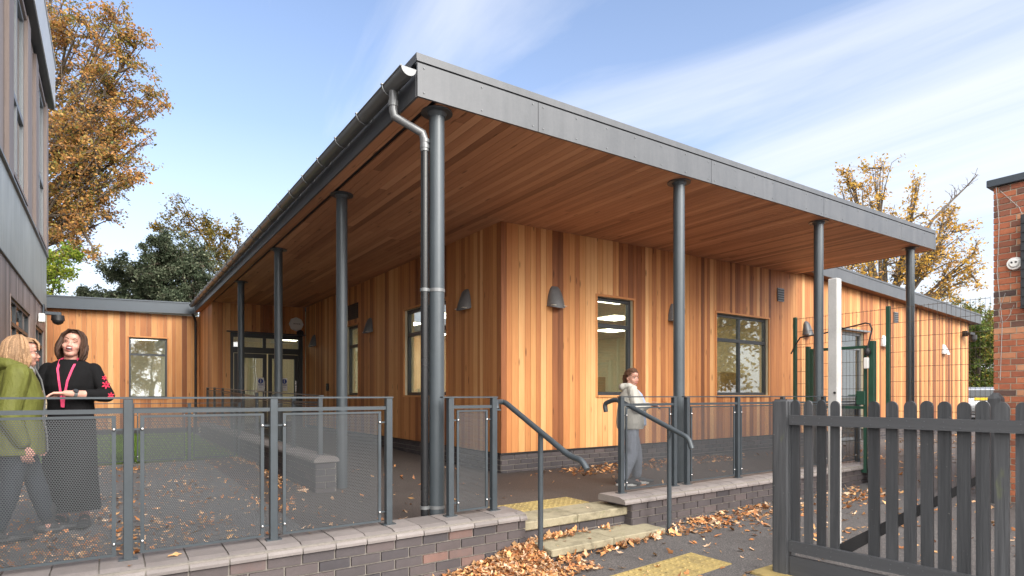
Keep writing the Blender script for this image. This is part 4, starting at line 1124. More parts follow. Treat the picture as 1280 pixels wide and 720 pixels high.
# post with weathered top
mb = MB(); zb = gz(4.22, 2.43)-.05; h_ = .065; q = gpt(-.03, 0, 0)
import itertools
bm = bmesh.new(); bmesh.ops.create_cube(bm, size=1)
for v in bm.verts: v.co = Vector((v.co.x*.128, v.co.y*.128, 0 if v.co.z < 0 else 1.09-zb))
bmesh.ops.bevel(bm, geom=[e for e in bm.edges if min(v.co.z for v in e.verts) > .5 or abs(e.verts[0].co.z-e.verts[1].co.z) > .5], offset=.016, segments=3, affect='EDGES')
mb.bm(bm, (.6, .3, 0), 0, Matrix.Translation((q[0], q[1], zb)) @ Matrix.Rotation(math.atan2(fr_.y, fr_.x), 4, 'Z'))
po = mb.build('post', M['gate'], t, smooth=True)
tops = [.067, .161, .252, .345, .597, .704, .808, .902, .993, 1.09, 1.184, 1.272]
tops += [1.272+.094*k for k in range(1, 12)]
for k, s in enumerate(tops):
    w_ = .060 if k < 4 else .068; w_ *= .5; mb = MB(); n = 10; zt = 1.045+random.uniform(-.004, .004); lean = random.uniform(-.003, .003)
    prof = [(-w_, -.045 if k >= 0 else 0), (w_, -.045)] + [(w_*math.cos(math.pi*i/n)+lean, zt+.038*math.sin(math.pi*i/n)) for i in range(n+1)]
    vs = [gpt(s+a, -.022, z) for a, z in prof]+[gpt(s+a, -.002, z) for a, z in prof]; m = len(prof)
    mb.add(vs, [tuple(range(m)), tuple(range(m, 2*m))[::-1]]+[(i, m+i, m+(i+1) % m, (i+1) % m) for i in range(m)], (random.uniform(.22, .82), random.random(), 0))
    pl = mb.build('pale', M['gate'], t)
    mb = MB()
    for zq in (.92, .955, -.02, .015): q_ = Vector(gpt(s+random.uniform(-.012, .012), -.064, zq)); mb.cyl(q_, q_+fn_*.004, .0035, n=6)
    mb.build('screw', M['fascia'], pl)
mb = MB(); gobox(mb, .04, 2.4, -.062, -.0225, .90, .972, .905, .977, (.62, .5, 0)); mb.build('top_rail', M['gate_y'], t)
mb = MB(); gobox(mb, .04, 2.4, -.062, -.0225, -.045, .035, -.03, .05, (.55, .2, 0)); mb.build('bottom_rail', M['gate_y'], t)
mb = MB(); gobox(mb, .04, 2.4, -.055, -.025, -.225, -.075, -.225, -.065, (.5, .8, 0)); mb.build('kick_board', M['gate_y'], t)
mb = MB(); a, b = (.38, .02), (1.14, .62)
vs = [gpt(a[0], .001, a[1]-.045), gpt(b[0], .001, b[1]-.045), gpt(b[0]+.03, .001, b[1]+.03), gpt(a[0]-.05, .001, a[1]+.02)]; vs += [gpt(a[0], .03, a[1]-.045), gpt(b[0], .03, b[1]-.045), gpt(b[0]+.03, .03, b[1]+.03), gpt(a[0]-.05, .03, a[1]+.02)]
mb.add(vs, [(0,3,2,1),(4,5,6,7),(0,1,5,4),(1,2,6,5),(2,3,7,6),(3,0,4,7)], (.1, .6, 0)); mb.build('brace', M['black'], t)
# timber post against the brick building
t = thing('timber_post', (8.72, 2.42, gz(8.7, 2.4)), 'dark timber post with pointed top against the corner of the brick building', 'post')
mb = MB(); z0 = gz(8.7, 2.4)-.02; mb.bbox((8.65, 2.36, z0), (8.79, 2.49, 1.08), .006, (.5, .4, 0)); 
mb.add([(8.65, 2.36, 1.079), (8.79, 2.36, 1.079), (8.79, 2.49, 1.079), (8.65, 2.49, 1.079), (8.70, 2.40, 1.15), (8.74, 2.40, 1.15), (8.74, 2.45, 1.15), (8.70, 2.45, 1.15)], [(0,1,5,4),(1,2,6,5),(2,3,7,6),(3,0,4,7),(4,5,6,7)], (.5, .4, 0))
mb.build('shaft', M['gate'], t)

# ---------------------------------------------------------------- green mesh fence with gate
FX = 9.0
t = thing('mesh_fence', (FX, 3.8, gz(9, 3.8)), 'tall green welded mesh fence between railing and brick building', 'fence')
def gpost(y, zt, w=.05, par=t, x=FX, name='post'):
    mb = MB(); zb = gz(x, y)-.02; mb.bbox((x-w/2, y-w/2, zb), (x+w/2, y+w/2, zt), .004); return mb.build(name, M['green'], par)
gpost(5.06, 2.36); gpost(3.71, 2.37)
def wires(mb, y0, y1, z0, z1, dy=.05, dz=.20, x=FX, r=.0015, rh=.0028):
    n = round((y1-y0)/dy)
    for i in range(n+1):
        y = y0+(y1-y0)*i/n; mb.box((x-r, y-r, z0), (x+r, y+r, z1+.02))
    m_ = round((z1-z0)/dz)
    for j in range(m_+1):
        z = z0+(z1-z0)*j/m_; mb.box((x-.004-rh*2, y0, z-rh), (x-.004, y1, z+rh))
mb = MB(); wires(mb, 2.56, 3.68, -.12, 2.33); mb.build('mesh_panel', M['wire'], t)
mb = MB(); wires(mb, 3.74, 5.03, 1.92, 2.33, dz=.2); mb.build('mesh_panel', M['wire'], t)
mb = MB(); wires(mb, 4.87, 5.03, -.05, 1.88); mb.build('mesh_panel', M['wire'], t)
gpost(4.85, 1.88, .06); gp = gpost(3.92, 1.90, .08)
t2 = thing('mesh_gate', (FX, 4.4, 0), 'green framed mesh gate in the tall fence, in front of the grey door', 'gate')
mb = MB()
for (y0, y1, z0, z1) in ((3.99, 4.03, .0, 1.84), (4.77, 4.81, .0, 1.84), (4.03, 4.77, 1.80, 1.84), (4.03, 4.77, .0, .04), (4.03, 4.77, .92, .96)):
    mb.box((FX-.02, y0, z0), (FX+.02, y1, z1))
mb.build('frame', M['green'], t2); mb = MB(); wires(mb, 4.03, 4.77, .04, 1.80); mb.build('mesh_infill', M['wire'], t2)
mb = MB(); mb.bbox((FX-.05, 4.0, .98), (FX+.05, 4.12, 1.18), .006); mb.tube([(FX-.06, 4.10, 1.12), (FX-.10, 4.10, 1.12), (FX-.10, 4.2, 1.12)], .008, n=6); mb.build('lock', M['green'], t2)
t3 = thing('gate_cable', (FX-.05, 5.0, 2.0), 'black cable looped over the gate from the tall post to a small white sounder', 'cable')
mb = MB(); mb.tube([(FX-.05, 5.10, 1.78), (FX-.05, 5.04, 1.90), (FX-.05, 4.95, 2.03), (FX-.05, 4.6, 2.06), (FX-.05, 4.1, 2.14), (FX-.05, 3.99, 2.16), (FX-.05, 3.93, 2.14), (FX-.05, 3.90, 2.06), (FX-.06, 3.93, 1.92), (FX-.07, 3.95, 1.80)], .011, n=8)
mb.sphere((FX-.075, 3.95, 1.74), .045, (1, 1, 1.4)); mb.build('cable', M['black'], t3, smooth=True)
mb = MB(); mb.bbox((FX-.11, 3.93, 1.50), (FX-.06, 3.99, 1.66), .008); mb.build('sounder_case', M['white'], t3)

# ---------------------------------------------------------------- parked car far behind
cx_, cy_ = 32.1, 9.45
fwd = Vector((.93, .37, 0)).normalized()
t = thing('parked_car', (cx_, cy_, 0), 'silver car with yellow rear plate parked behind the mesh fence', 'car', rz=math.atan2(fwd.y, fwd.x))
M['carp'] = mat_plain('car_paint', (.42, .43, .45), .25, .6, .04, 3, 0); M['yel'] = mat_plain('yellow_plate', (.75, .50, .03), .5, 0, .02, 5, 0); M['cglass'] = mat_plain('car_glass', (.03, .035, .04), .08, 0, .1, 3, 0); M['redl'] = mat_plain('tail_lamp', (.45, .02, .02), .2, 0, .1, 5, 0)
# body: profile lofted across the width (x forward, y left)
prof = [(-.02, .30, .80), (-.06, .55, .86), (-.05, .85, .87), (.05, 1.0, .85), (.30, 1.38, .64), (.55, 1.47, .60), (1.4, 1.50, .60), (2.1, 1.42, .62), (2.9, .98, .83), (3.6, .90, .82), (4.1, .72, .78), (4.2, .45, .74), (4.15, .25, .70), (.1, .22, .76)]
vs = []; 
for sgn in (-1, 1):
    for x, z, w2 in prof: vs.append((x, sgn*w2, z))
m = len(prof); fs = [(i, (i+1) % m, m+(i+1) % m, m+i) for i in range(m)] + [tuple(range(m))[::-1], tuple(range(m, 2*m))]
mb = MB(); mb.add(vs, fs); bo = mb.build('body', M['carp'], t, smooth=True, local=True)
mb = MB(); mb.add([(.04, -.70, 1.02), (.04, .70, 1.02), (.265, .56, 1.36), (.265, -.56, 1.36)], [(0, 3, 2, 1)]); mb.obox((.03, -.72, 1.02), (0, 1.44, 0), (-.004, 0, 0), (.22, 0, .33)); mb.build('rear_window', M['cglass'], t, local=True)
mb = MB(); mb.box((-.085, -.26, .90), (-.06, .26, 1.01)); mb.build('number_plate', M['yel'], t, local=True)
mb = MB(); mb.box((-.075, -.255, .905), (-.09, -.24, .91)); 
for s in (-1, 1):
    mb = MB(); mb.bbox((-.07, s*.60, .78), (.06, s*.85, .98), .02); mb.build('tail_lamp', M['redl'], t, local=True)
mb = MB(); mb.bbox((-.12, -.82, .38), (.0, .82, .58), .03); mb.build('bumper', M['lampg'], t, local=True)
for x in (.8, 3.4):
    for s in (-1, 1):
        mb = MB(); mb.cyl((x, s*.62, .32), (x, s*.85, .32), .32, n=24); wo_ = mb.build('wheel', M['black'], t, smooth=True, local=True)
        mb = MB(); mb.cyl((x, s*.852, .32), (x, s*.86, .32), .2, n=20); mb.build('rim', M['steel'], wo_, local=True)

# ---------------------------------------------------------------- fallen leaves
LC = np.array([[.62, .30, .12], [.55, .24, .09], [.46, .19, .075], [.66, .40, .22], [.72, .50, .33], [.34, .16, .08], [.66, .38, .17]])*1.05
def leaf_proto(n=9):
    a = np.linspace(0, 2*np.pi, n, endpoint=False); r = np.where(np.arange(n) % 2 == 0, 1.0, .62); r[0] = 1.15
    return np.stack([np.cos(a)*r, np.sin(a)*r*.78, np.zeros(n)], 1)
def litter(name, label, pos, size, lift=.0, curl=.5, tilt=.35, pal=LC):
    n = len(pos); P_ = leaf_proto(); k = len(P_)
    P_ = np.concatenate([[[0, 0, 0]], P_]); s = size*rng.uniform(.35, 1.35, n)
    V = P_[None]*s[:, None, None]*np.stack([np.ones(n), rng.uniform(.55, 1.0, n), np.ones(n)], 1)[:, None, :]
    r2 = (V[:, :, 0]**2)+(V[:, :, 1]**2)
    cu = rng.uniform(-.2, 1, n)*curl; V[:, :, 2] = r2/s[:, None]*cu[:, None] + rng.normal(0, .12, V.shape[:2])*s[:, None]*curl
    a = rng.uniform(0, 6.283, n); tx = rng.normal(0, tilt, n); ty = rng.normal(0, tilt, n)
    def rot(V, ax, ang):
        c, s_ = np.cos(ang)[:, None], np.sin(ang)[:, None]; i, j = [(1, 2), (2, 0), (0, 1)][ax]; W = V.copy()
        W[:, :, i] = V[:, :, i]*c-V[:, :, j]*s_; W[:, :, j] = V[:, :, i]*s_+V[:, :, j]*c; return W
    V = rot(rot(rot(V, 0, tx), 1, ty), 2, a)
    V[:, :, 2] -= V[:, :, 2].min(axis=1)[:, None]*.9
    V += pos[:, None, :]; V[:, :, 2] += lift+.002
    F_ = np.array([[0, 1+i, 1+(i+1) % k] for i in range(k)]); F_ = (F_[None]+(np.arange(n)*(k+1))[:, None, None]).reshape(-1, 3)
    c = pal[rng.integers(0, len(pal), n)]*rng.uniform(.35, 1.25, (n, 1))**1.0
    col = np.repeat(c, k, axis=0)*rng.uniform(.88, 1.08, (n*k, 1))
    return tag(link(name, np_mesh(name, V.reshape(-1, 3), F_, np.clip(col, 0, 1)), M['litter']), label, 'fallen leaves', kind='stuff')
def gzv(x, y): return np.array([gz(a, b) for a, b in zip(x, y)])
def clump(n, x0, x1, y0, y1, zf, sig=.18, nc=None, uni=.3):
    """clustered positions in a rectangle"""
    nc = nc or max(3, n//25); cxs = rng.uniform(x0, x1, nc); cys = rng.uniform(y0, y1, nc); i = rng.integers(0, nc, n)
    x = cxs[i]+rng.normal(0, sig, n); y = cys[i]+rng.normal(0, sig, n); u = rng.random(n) < uni
    x[u] = rng.uniform(x0, x1, u.sum()); y[u] = rng.uniform(y0, y1, u.sum())
    ok = (x > x0) & (x < x1) & (y > y0) & (y < y1); x, y = x[ok], y[ok]
    return np.stack([x, y, zf(x, y)], 1)
zero = lambda x, y: np.zeros(len(x))
# heap between the left wall and the lower step
n = 3600; x = 2.98 - np.abs(rng.normal(0, .42, n)); y = 4.03 - np.abs(rng.normal(0, .22, n))
e = np.exp(-((x-2.88)/.36)**2 - ((y-3.98)/.22)**2); hgt = .12*e + .025*np.exp(-((x-2.4)/.6)**2-((y-3.9)/.3)**2)
k = rng.random(n); pos = np.stack([x, y, gzv(x, y)+hgt*np.sqrt(k)], 1)
x2 = rng.uniform(2.75, 3.25, 260); y2 = rng.uniform(3.40, 3.80, 260); x3 = rng.uniform(1.5, 3.0, 300); y3 = 3.7-np.abs(rng.normal(0, .3, 300))
pos = np.concatenate([pos, np.stack([x2, y2, gzv(x2, y2)+rng.uniform(0, .03, 260)], 1), np.stack([x3, y3, gzv(x3, y3)+rng.uniform(0, .02, 300)], 1)])
litter('fallen_leaves', 'heap of orange fallen leaves between the left low wall and the lower step', pos, .028, tilt=.28, curl=.6)
x = rng.uniform(2.98, 4.1, 150); y = 4.105-np.abs(rng.normal(0, .03, 150)); x = np.where(rng.random(150) < .75, 2.98+(x-2.98)*.45, x)
litter('fallen_leaves', 'thin line of leaves lying along the back of the lower step', np.stack([x, y, np.full(150, -.165)+rng.uniform(0, .02, 150)], 1), .032, tilt=.5)
x = rng.uniform(3.1, 4.7, 170); y = 3.78-np.abs(rng.normal(0, .05, 170)); 
litter('fallen_leaves', 'line of leaves along the foot of the lower step', np.stack([x, y, gzv(x, y)+rng.uniform(0, .02, 170)], 1), .034, tilt=.5)
p1_ = clump(420, 4.5, 6.6, 3.55, 4.02, gzv, .12, 14, .3); p2_ = clump(420, 5.0, 8.8, 3.3, 4.0, gzv, .22, 16, .5); p3_ = clump(120, 3.2, 6.5, 2.4, 3.6, gzv, .3, 10, .8)
litter('fallen_leaves', 'drift of orange leaves on the path along the right low wall', np.concatenate([p1_, p2_, p3_]), .034, tilt=.35)
litter('fallen_leaves', 'scattered leaves on the path behind the picket gate', clump(260, 5.2, 8.8, .4, 3.4, gzv, .3, 20, .7), .036)
litter('fallen_leaves', 'leaves on the ground behind the green mesh fence', clump(900, 9.4, 20, 1.0, 6.6, gzv, .4, 40, .4), .045)
litter('fallen_leaves', 'leaves lying at the foot of the front cedar wall', np.concatenate([clump(620, 5.3, 9.2, 6.0, 6.85, zero, .16, 26, .35), clump(60, 4.6, 9.2, 4.6, 6.8, zero, .3, 20, .8)]), .034)
litter('fallen_leaves', 'leaves scattered over the paler yard behind the left railing', np.concatenate([clump(2000, -1.2, 1.8, 4.45, 11.2, zero, .20, 60, .30), clump(1000, -1.2, .9, 4.5, 6.3, zero, .22, 22, .25)]), .025)
litter('fallen_leaves', 'few leaves on the dark path under the corner of the canopy', clump(120, 1.8, 4.4, 4.6, 10, zero, .3, 30, .7), .032)
y = rng.uniform(6.8, 16, 420); litter('fallen_leaves', 'line of leaves along the foot of the ramp wall', np.stack([1.92-np.abs(rng.normal(0, .07, 420)), y, np.zeros(420)], 1), .034)
litter('fallen_leaves', 'odd leaf lying on the pale coping of the left wall', np.array([[.10, 4.10, .113], [.34, 4.2, .114], [1.2, 4.3, .114]]), .04, tilt=.1)
litter('fallen_leaves', 'a few small leaves on the concrete treads', np.array([[3.3, 3.95, -.17], [3.55, 3.9, -.17], [3.9, 4.0, -.17], [3.7, 4.07, -.17], [3.4, 4.4, 0], [3.9, 4.3, 0], [3.15, 3.86, -.17]]), .026, tilt=.1)

# ---------------------------------------------------------------- trees
def bez(a, b, c, n):
    return [a*(1-u)**2+b*2*u*(1-u)+c*u*u for u in [i/n for i in range(n+1)]]
def tree(name, base, lobes, label, trunk_h, tr, leaf_size, pal, per=60, twigs=10, cat='tree', group='trees behind the buildings', lean=(0, 0), spread=.55, droop=0.0, limbw=.3, density=1.0):
    """lobes: (centre, radius, number of boughs); a limb runs to each lobe, boughs and twigs fill it, leaves sit on the twigs"""
    base = Vector(base); t = thing(name, base, label, cat, group)
    top = base+Vector((lean[0], lean[1], trunk_h)); tb = MB(); tw = []
    tb.tube(bez(base, base+Vector((0, 0, trunk_h*.6)), top, 7), [tr*(1-.45*i/7)*(1.35 if i == 0 else 1) for i in range(8)], n=9)
    tips = []
    rr = random.Random(hash(name+label) % 1000 if False else len(label)*17+int(base.x*3))
    for (c, rad, nb) in lobes:
        c = Vector(c); st = top.lerp(base, rr.uniform(.0, .25))
        mid = st.lerp(c, .5)+Vector((rr.uniform(-1, 1), rr.uniform(-1, 1), rr.uniform(.1, 1)))*rad*.35
        limb = bez(st, mid, c, 8); r0 = tr*limbw*1.5
        tb.tube(limb, [max(.015, r0*(1-.92*i/8)) for i in range(9)], n=7, caps=False)
        for k in range(nb):
            s = limb[rr.randint(3, 8)]
            d = Vector((rr.gauss(0, 1), rr.gauss(0, 1), rr.gauss(.15, .8))).normalized()*rad*rr.uniform(.45, 1.0)
            e = c+d; e.z -= droop*rad*rr.random()
            m2 = s.lerp(e, .5)+Vector((rr.gauss(0, 1), rr.gauss(0, 1), rr.gauss(0, 1)))*rad*.12
            br = bez(s, m2, e, 6); tb.tube(br, [max(.008, r0*.32*(1-.8*i/6)) for i in range(7)], n=5, caps=False)
            for q in range(twigs):
                s2 = br[rr.randint(2, 6)]; d2 = (d.normalized()*.6+Vector((rr.gauss(0, 1), rr.gauss(0, 1), rr.gauss(0, .8)))).normalized()
                e2 = s2+d2*rad*rr.uniform(.15, spread)
                tb.tube([s2, s2.lerp(e2, .5)+Vector((rr.gauss(0, .04), rr.gauss(0, .04), rr.gauss(0, .04))), e2], [max(.006, r0*.09), max(.005, r0*.06), .004], n=3, caps=False)
                tips.append((s2, e2, rad))
    tb.build('trunk', M['bark'], t, smooth=True)
    if per:
        A = np.array([tuple(a) for a, b, r_ in tips]); B = np.array([tuple(b) for a, b, r_ in tips])
        rt = rng.random(len(A)); cnt = np.maximum(0, (per*density*(.25+1.5*rt)).astype(int)); idx = np.repeat(np.arange(len(A)), cnt); n = len(idx)
        u = rng.uniform(.25, 1.08, n)[:, None]; ctr = A[idx]*(1-u)+B[idx]*u
        ctr += rng.normal(0, 1, (n, 3))*leaf_size*1.3
        nrm = rng.normal(0, 1, (n, 3)); nrm[:, 2] = np.abs(nrm[:, 2])+.3; nrm /= np.linalg.norm(nrm, axis=1)[:, None]
        a = np.cross(nrm, rng.normal(0, 1, (n, 3))); a /= np.linalg.norm(a, axis=1)[:, None]; b = np.cross(nrm, a)
        s = (leaf_size*rng.uniform(.5, 1.2, n))[:, None]
        V = np.stack([ctr+a*s, ctr+b*s*.55+nrm*s*.12, ctr-a*s*.9, ctr-b*s*.55+nrm*s*.12], 1).reshape(-1, 3)
        off = np.array(tuple(base)); V = V-off
        F_ = np.arange(4*n).reshape(-1, 4)
        clump_t = rng.random(len(A)); ct = clump_t[idx]; pal_ = np.array(pal)
        pi = np.clip((ct*.6+rng.random(n)*.55)*len(pal_)/1.15, 0, len(pal_)-1).astype(int)
        col = pal_[pi]*rng.uniform(.7, 1.25, (n, 1))
        link('crown', np_mesh('crown', V, F_, np.clip(col, 0, 1)), M['leaf'], t)
    return t
def W(x, y, d):
    """a point at distance d seen in a direction: only used to place far trees"""
    tt = (x-640)/727; return (d*(.822*tt+.569), d*(.822-.570*tt), CAMZ+(494-y)/727*d)
AUT = [(.11, .13, .04), (.18, .18, .05), (.30, .23, .06), (.42, .26, .07), (.50, .26, .08), (.42, .20, .07), (.30, .17, .08), (.18, .12, .06)]
GOLD = [(.20, .16, .04), (.38, .24, .05), (.56, .34, .055), (.62, .38, .07), (.50, .27, .06), (.34, .18, .06)]
EVER = [(.035, .052, .030), (.055, .078, .042), (.10, .125, .075), (.16, .19, .12), (.24, .26, .17)]
b_ = W(-60, 494, 27); b_ = (b_[0], b_[1], 0)
lo = [(W(95, 45, 25), 1.9, 12), (W(40, 60, 26), 3.0, 12), (W(130, 120, 25), 1.5, 12), (W(150, 90, 25), 1.3, 9), (W(80, 170, 25), 2.2, 16), (W(125, 210, 25), 1.8, 14), (W(80, 260, 25), 1.9, 14), (W(135, 275, 26), 1.35, 9), (W(160, 175, 25), 1.0, 6), (W(55, -60, 26), 3.2, 12), (W(60, 120, 26), 2.4, 12), (W(185, 118, 25), .8, 6), (W(170, 60, 25), .8, 5), (W(150, 30, 25), .9, 5), (W(165, 150, 25), .9, 6), (W(165, 220, 25), .9, 6), (W(110, 300, 25), 1.1, 7)]
tree('broadleaf_tree', b_, lo, 'tall orange and brown autumn tree rising behind the left building', 6.5, .42, .080, AUT, per=22, twigs=13, limbw=.30, spread=.65)
b_ = W(45, 494, 22); b_ = (b_[0], b_[1], 0)
tree('broadleaf_tree', b_, [(W(75, 322, 22), .75, 6), (W(70, 345, 22), .6, 4), (W(40, 330, 22), .9, 5)], 'small bright green tree low beside the left building', 3.2, .13, .075, [(.10, .17, .02), (.18, .26, .03), (.26, .32, .04), (.34, .34, .05)], per=26, twigs=9)
b_ = W(215, 494, 30); b_ = (b_[0], b_[1], 0)
tree('evergreen_tree', b_, [(W(208, 325, 30), 1.9, 20), (W(155, 345, 30), 1.6, 14), (W(255, 335, 30), 1.7, 14), (W(230, 365, 30), 1.7, 12), (W(180, 370, 30), 1.7, 12), (W(130, 372, 30), 1.0, 7), (W(110, 378, 30), .8, 5), (W(200, 312, 30), .9, 8)], 'dense dark green tree behind the link building roof', 3.4, .28, .075, EVER, per=60, twigs=12, spread=.5)
b_ = W(330, 494, 33); b_ = (b_[0], b_[1], 0)
tree('broadleaf_tree', b_, [(W(235, 268, 32), 1.1, 9), (W(265, 300, 32), 1.3, 10), (W(210, 285, 32), .9, 6), (W(290, 285, 32), .6, 4), (W(245, 325, 31), 1.2, 8), (W(300, 320, 32), 1.2, 8)], 'thin olive and gold autumn tree behind the dark green tree', 5.0, .30, .085, [(.08, .08, .02), (.16, .13, .02), (.26, .17, .03), (.40, .25, .04)], per=17, twigs=9, spread=.6)
b_ = W(1105, 494, 34); b_ = (b_[0], b_[1], 0)
tree('oak_tree', b_, [(W(1068, 235, 33), 1.0, 8), (W(1100, 210, 33), .9, 7), (W(1100, 260, 33), 1.5, 12), (W(1150, 225, 33), .8, 4), (W(1140, 275, 33), 1.2, 8), (W(1190, 290, 33), 1.1, 7), (W(1170, 320, 33), 1.4, 11), (W(1130, 330, 33), 1.5, 13), (W(1212, 322, 33), 1.0, 6), (W(1060, 215, 33), .5, 4), (W(1215, 345, 33), .8, 5), (W(1195, 255, 33), .7, 4), (W(1080, 350, 33), 1.8, 16), (W(1040, 340, 33), 1.5, 8), (W(1180, 365, 33), 1.1, 7)], 'sparse golden autumn oak with bare limbs behind the right end of the canopy', 5.8, .42, .10, GOLD, per=8, twigs=11, spread=.80, limbw=.30)
# long bare limb of that oak
tb = MB(); pts = [W(1118, 345, 33), W(1140, 318, 33), W(1165, 275, 33), W(1190, 250, 33), W(1205, 236, 33), W(1222, 218, 33)]
pts = [Vector(p) for p in pts]; tb.tube(pts, [.13, .11, .08, .055, .035, .015], n=7)
rt_ = random.Random(5)
for k in range(26):
    i = rt_.choice([1, 2, 2, 3, 3, 3, 4, 4]); f_ = rt_.random(); s = pts[i].lerp(pts[i+1], f_); dd_ = (pts[i+1]-pts[i]).normalized()
    side = Vector((rt_.gauss(0, .5), rt_.gauss(0, .5), rt_.uniform(-.2, 1))).normalized(); ln = rt_.uniform(.25, .95); q = s; d_ = (dd_*.5+side).normalized(); path = [s]
    for j in range(5):
        d_ = (d_+Vector((rt_.gauss(0, .22), rt_.gauss(0, .22), rt_.gauss(.08, .2)))).normalized(); q = q+d_*ln/5; path.append(q)
        if j in (1, 3): e_ = (d_+Vector((rt_.gauss(0, .6), rt_.gauss(0, .6), rt_.gauss(0, .5)))).normalized(); tb.tube([q, q+e_*ln*.14, q+e_*ln*.26+Vector((0, 0, .03))], [.009, .007, .004], n=4)
    tb.tube(path, [.022, .018, .014, .011, .008, .004], n=5)
oak = bpy.data.objects['oak_tree']; tb.build('bare_limb', M['bark'], oak, smooth=True)
for (x, y, d, r_, lab, pal) in [(1222, 425, 36, 1.6, 'bushy green tree in the gap beside the brick building', [(.05, .09, .02), (.10, .15, .03), (.18, .20, .04), (.38, .26, .05)]), (1190, 400, 44, 1.8, 'green and gold tree beyond the far end of the timber wing', [(.06, .09, .02), (.14, .15, .03), (.34, .22, .04)])]:
    b_ = W(x, 494, d); b_ = (b_[0], b_[1], 0); c0_ = W(x, y, d); c1_ = W(x+14, y+32, d); c2_ = W(x-14, y-20, d)
    tree('bushy_tree', b_, [(c0_, r_, 14), (c1_, r_*1.1, 12), (c2_, r_*.7, 8), (W(x+20, y-5, d), r_, 8), (W(x, y+48, d), r_*1.2, 12)], lab, 1.8, .16, .10, pal, per=34, twigs=9)
hd = [(W(1212+9*k, 482, 40), 1.3, 9) for k in range(5)]
b_ = W(1230, 494, 40); tree('dark_hedge', (b_[0], b_[1], 0), hd, 'dark green hedge behind the parked car', .9, .1, .09, EVER, per=45, twigs=8, cat='hedge')

# trees across the way, behind the photographer: the windows mirror them
protos = []
for (x, y, lab) in [(3, -19, 'golden tree across the way, mirrored in the front windows'), (21, -1.5, 'golden tree beyond the brick building, mirrored in the wide window')]:
    protos.append(tree('broadleaf_tree', (x, y, 0), [((x-1.6, y, 3.4), 2.0, 10), ((x+1.6, y, 3.6), 2.0, 10), ((x, y+.5, 5.0), 1.9, 10), ((x, y, 2.2), 2.2, 8)], lab, 2.2, .25, .13, GOLD, per=22, twigs=9, group='trees across the way'))
for k, (x, y) in enumerate([(-6, -20), (13, -22), (-14, -14)]):
    o = protos[k % 2]; c = o.copy(); C.objects.link(c); c.location = (x, y, 0); c.rotation_euler = (0, 0, k*1.7+.6)
    c['label'] = ['golden tree across the way, left of the other mirrored trees', 'golden tree across the way, right of the other mirrored trees', 'golden tree standing off to the side of the left building'][k]
    for ch in o.children:
        d = ch.copy(); C.objects.link(d); d.parent = c
# ---------------------------------------------------------------- people
def mat_skin(name, col):
    m, nt, b = nmat(name); v = world_co(nt); n = noise(nt, v, 28, 4); 
    r = ramp(nt, [(.3, tuple(c*k for c, k in zip(col, (.92, .78, .74)))), (.7, col)]); L(nt, n, r.inputs[0]); L(nt, r.outputs[0], b.inputs['Base Color'])
    b.inputs['Roughness'].default_value = .5; b.inputs['Subsurface Weight'].default_value = .08; b.inputs['Subsurface Radius'].default_value = (.02, .008, .004); b.inputs['Subsurface Scale'].default_value = .3
    bump(nt, b, noise(nt, v, 220, 2), .12, .002); return m
def mat_cloth(name, col, var=.25, folds=.6, fs=9, rough=.9):
    m, nt, b = nmat(name); v = world_co(nt, (1, 1, .5)); n = noise(nt, v, fs, 4, .5, .8); n2 = noise(nt, world_co(nt), 320, 2)
    r = ramp(nt, [(.3, tuple(c*(1-var) for c in col)), (.7, tuple(c*(1+var) for c in col))]); L(nt, math_(nt, 'ADD', math_(nt, 'MULTIPLY', n, .5), math_(nt, 'MULTIPLY', n2, .5)), r.inputs[0]); L(nt, r.outputs[0], b.inputs['Base Color'])
    b.inputs['Roughness'].default_value = rough; b.inputs['Specular IOR Level'].default_value = .2
    bump(nt, b, math_(nt, 'ADD', n, math_(nt, 'MULTIPLY', n2, .05)), folds, .02); return m
M['skin'] = mat_skin('skin', (.60, .35, .27)); M['skin2'] = mat_skin('skin_pink', (.60, .35, .275))
M['hair'] = mat_attr('hair_strands', .6, 0, nscale=120, var=.25, spec=.2)
M['lips'] = mat_plain('lips', (.48, .14, .12), .4, 0, .1, 30, 0); M['mouthd'] = mat_plain('open_mouth', (.06, .012, .012), .6, 0, .1, 30, 0)
M['brow'] = mat_plain('eyebrow_hair', (.10, .055, .03), .8, 0, .1, 60, 0); M['eyew'] = mat_plain('eye_white', (.7, .68, .66), .2, 0, .02, 30, 0); M['iris'] = mat_plain('iris', (.03, .03, .035), .15, 0, .1, 30, 0)

def remesh(mb, name, mats, parent, voxel=.006, it=4, fac=.5, decimate=None):
    me = bpy.data.meshes.new(name+'_tmp'); me.from_pydata([tuple(v) for v in mb.v], [], mb.f); me.update()
    o = bpy.data.objects.new('tmp', me); C.objects.link(o)
    md = o.modifiers.new('r', 'REMESH'); md.mode = 'VOXEL'; md.voxel_size = voxel; md.use_smooth_shade = True
    sm = o.modifiers.new('s', 'SMOOTH'); sm.iterations = it; sm.factor = fac
    bpy.context.view_layer.update(); dg = bpy.context.evaluated_depsgraph_get()
    new = bpy.data.meshes.new_from_object(o.evaluated_get(dg)); new.name = name
    bpy.data.objects.remove(o); bpy.data.meshes.remove(me)
    new.materials.clear(); new.polygons.foreach_set('use_smooth', [True]*len(new.polygons))
    return link(name, new, mats, parent)

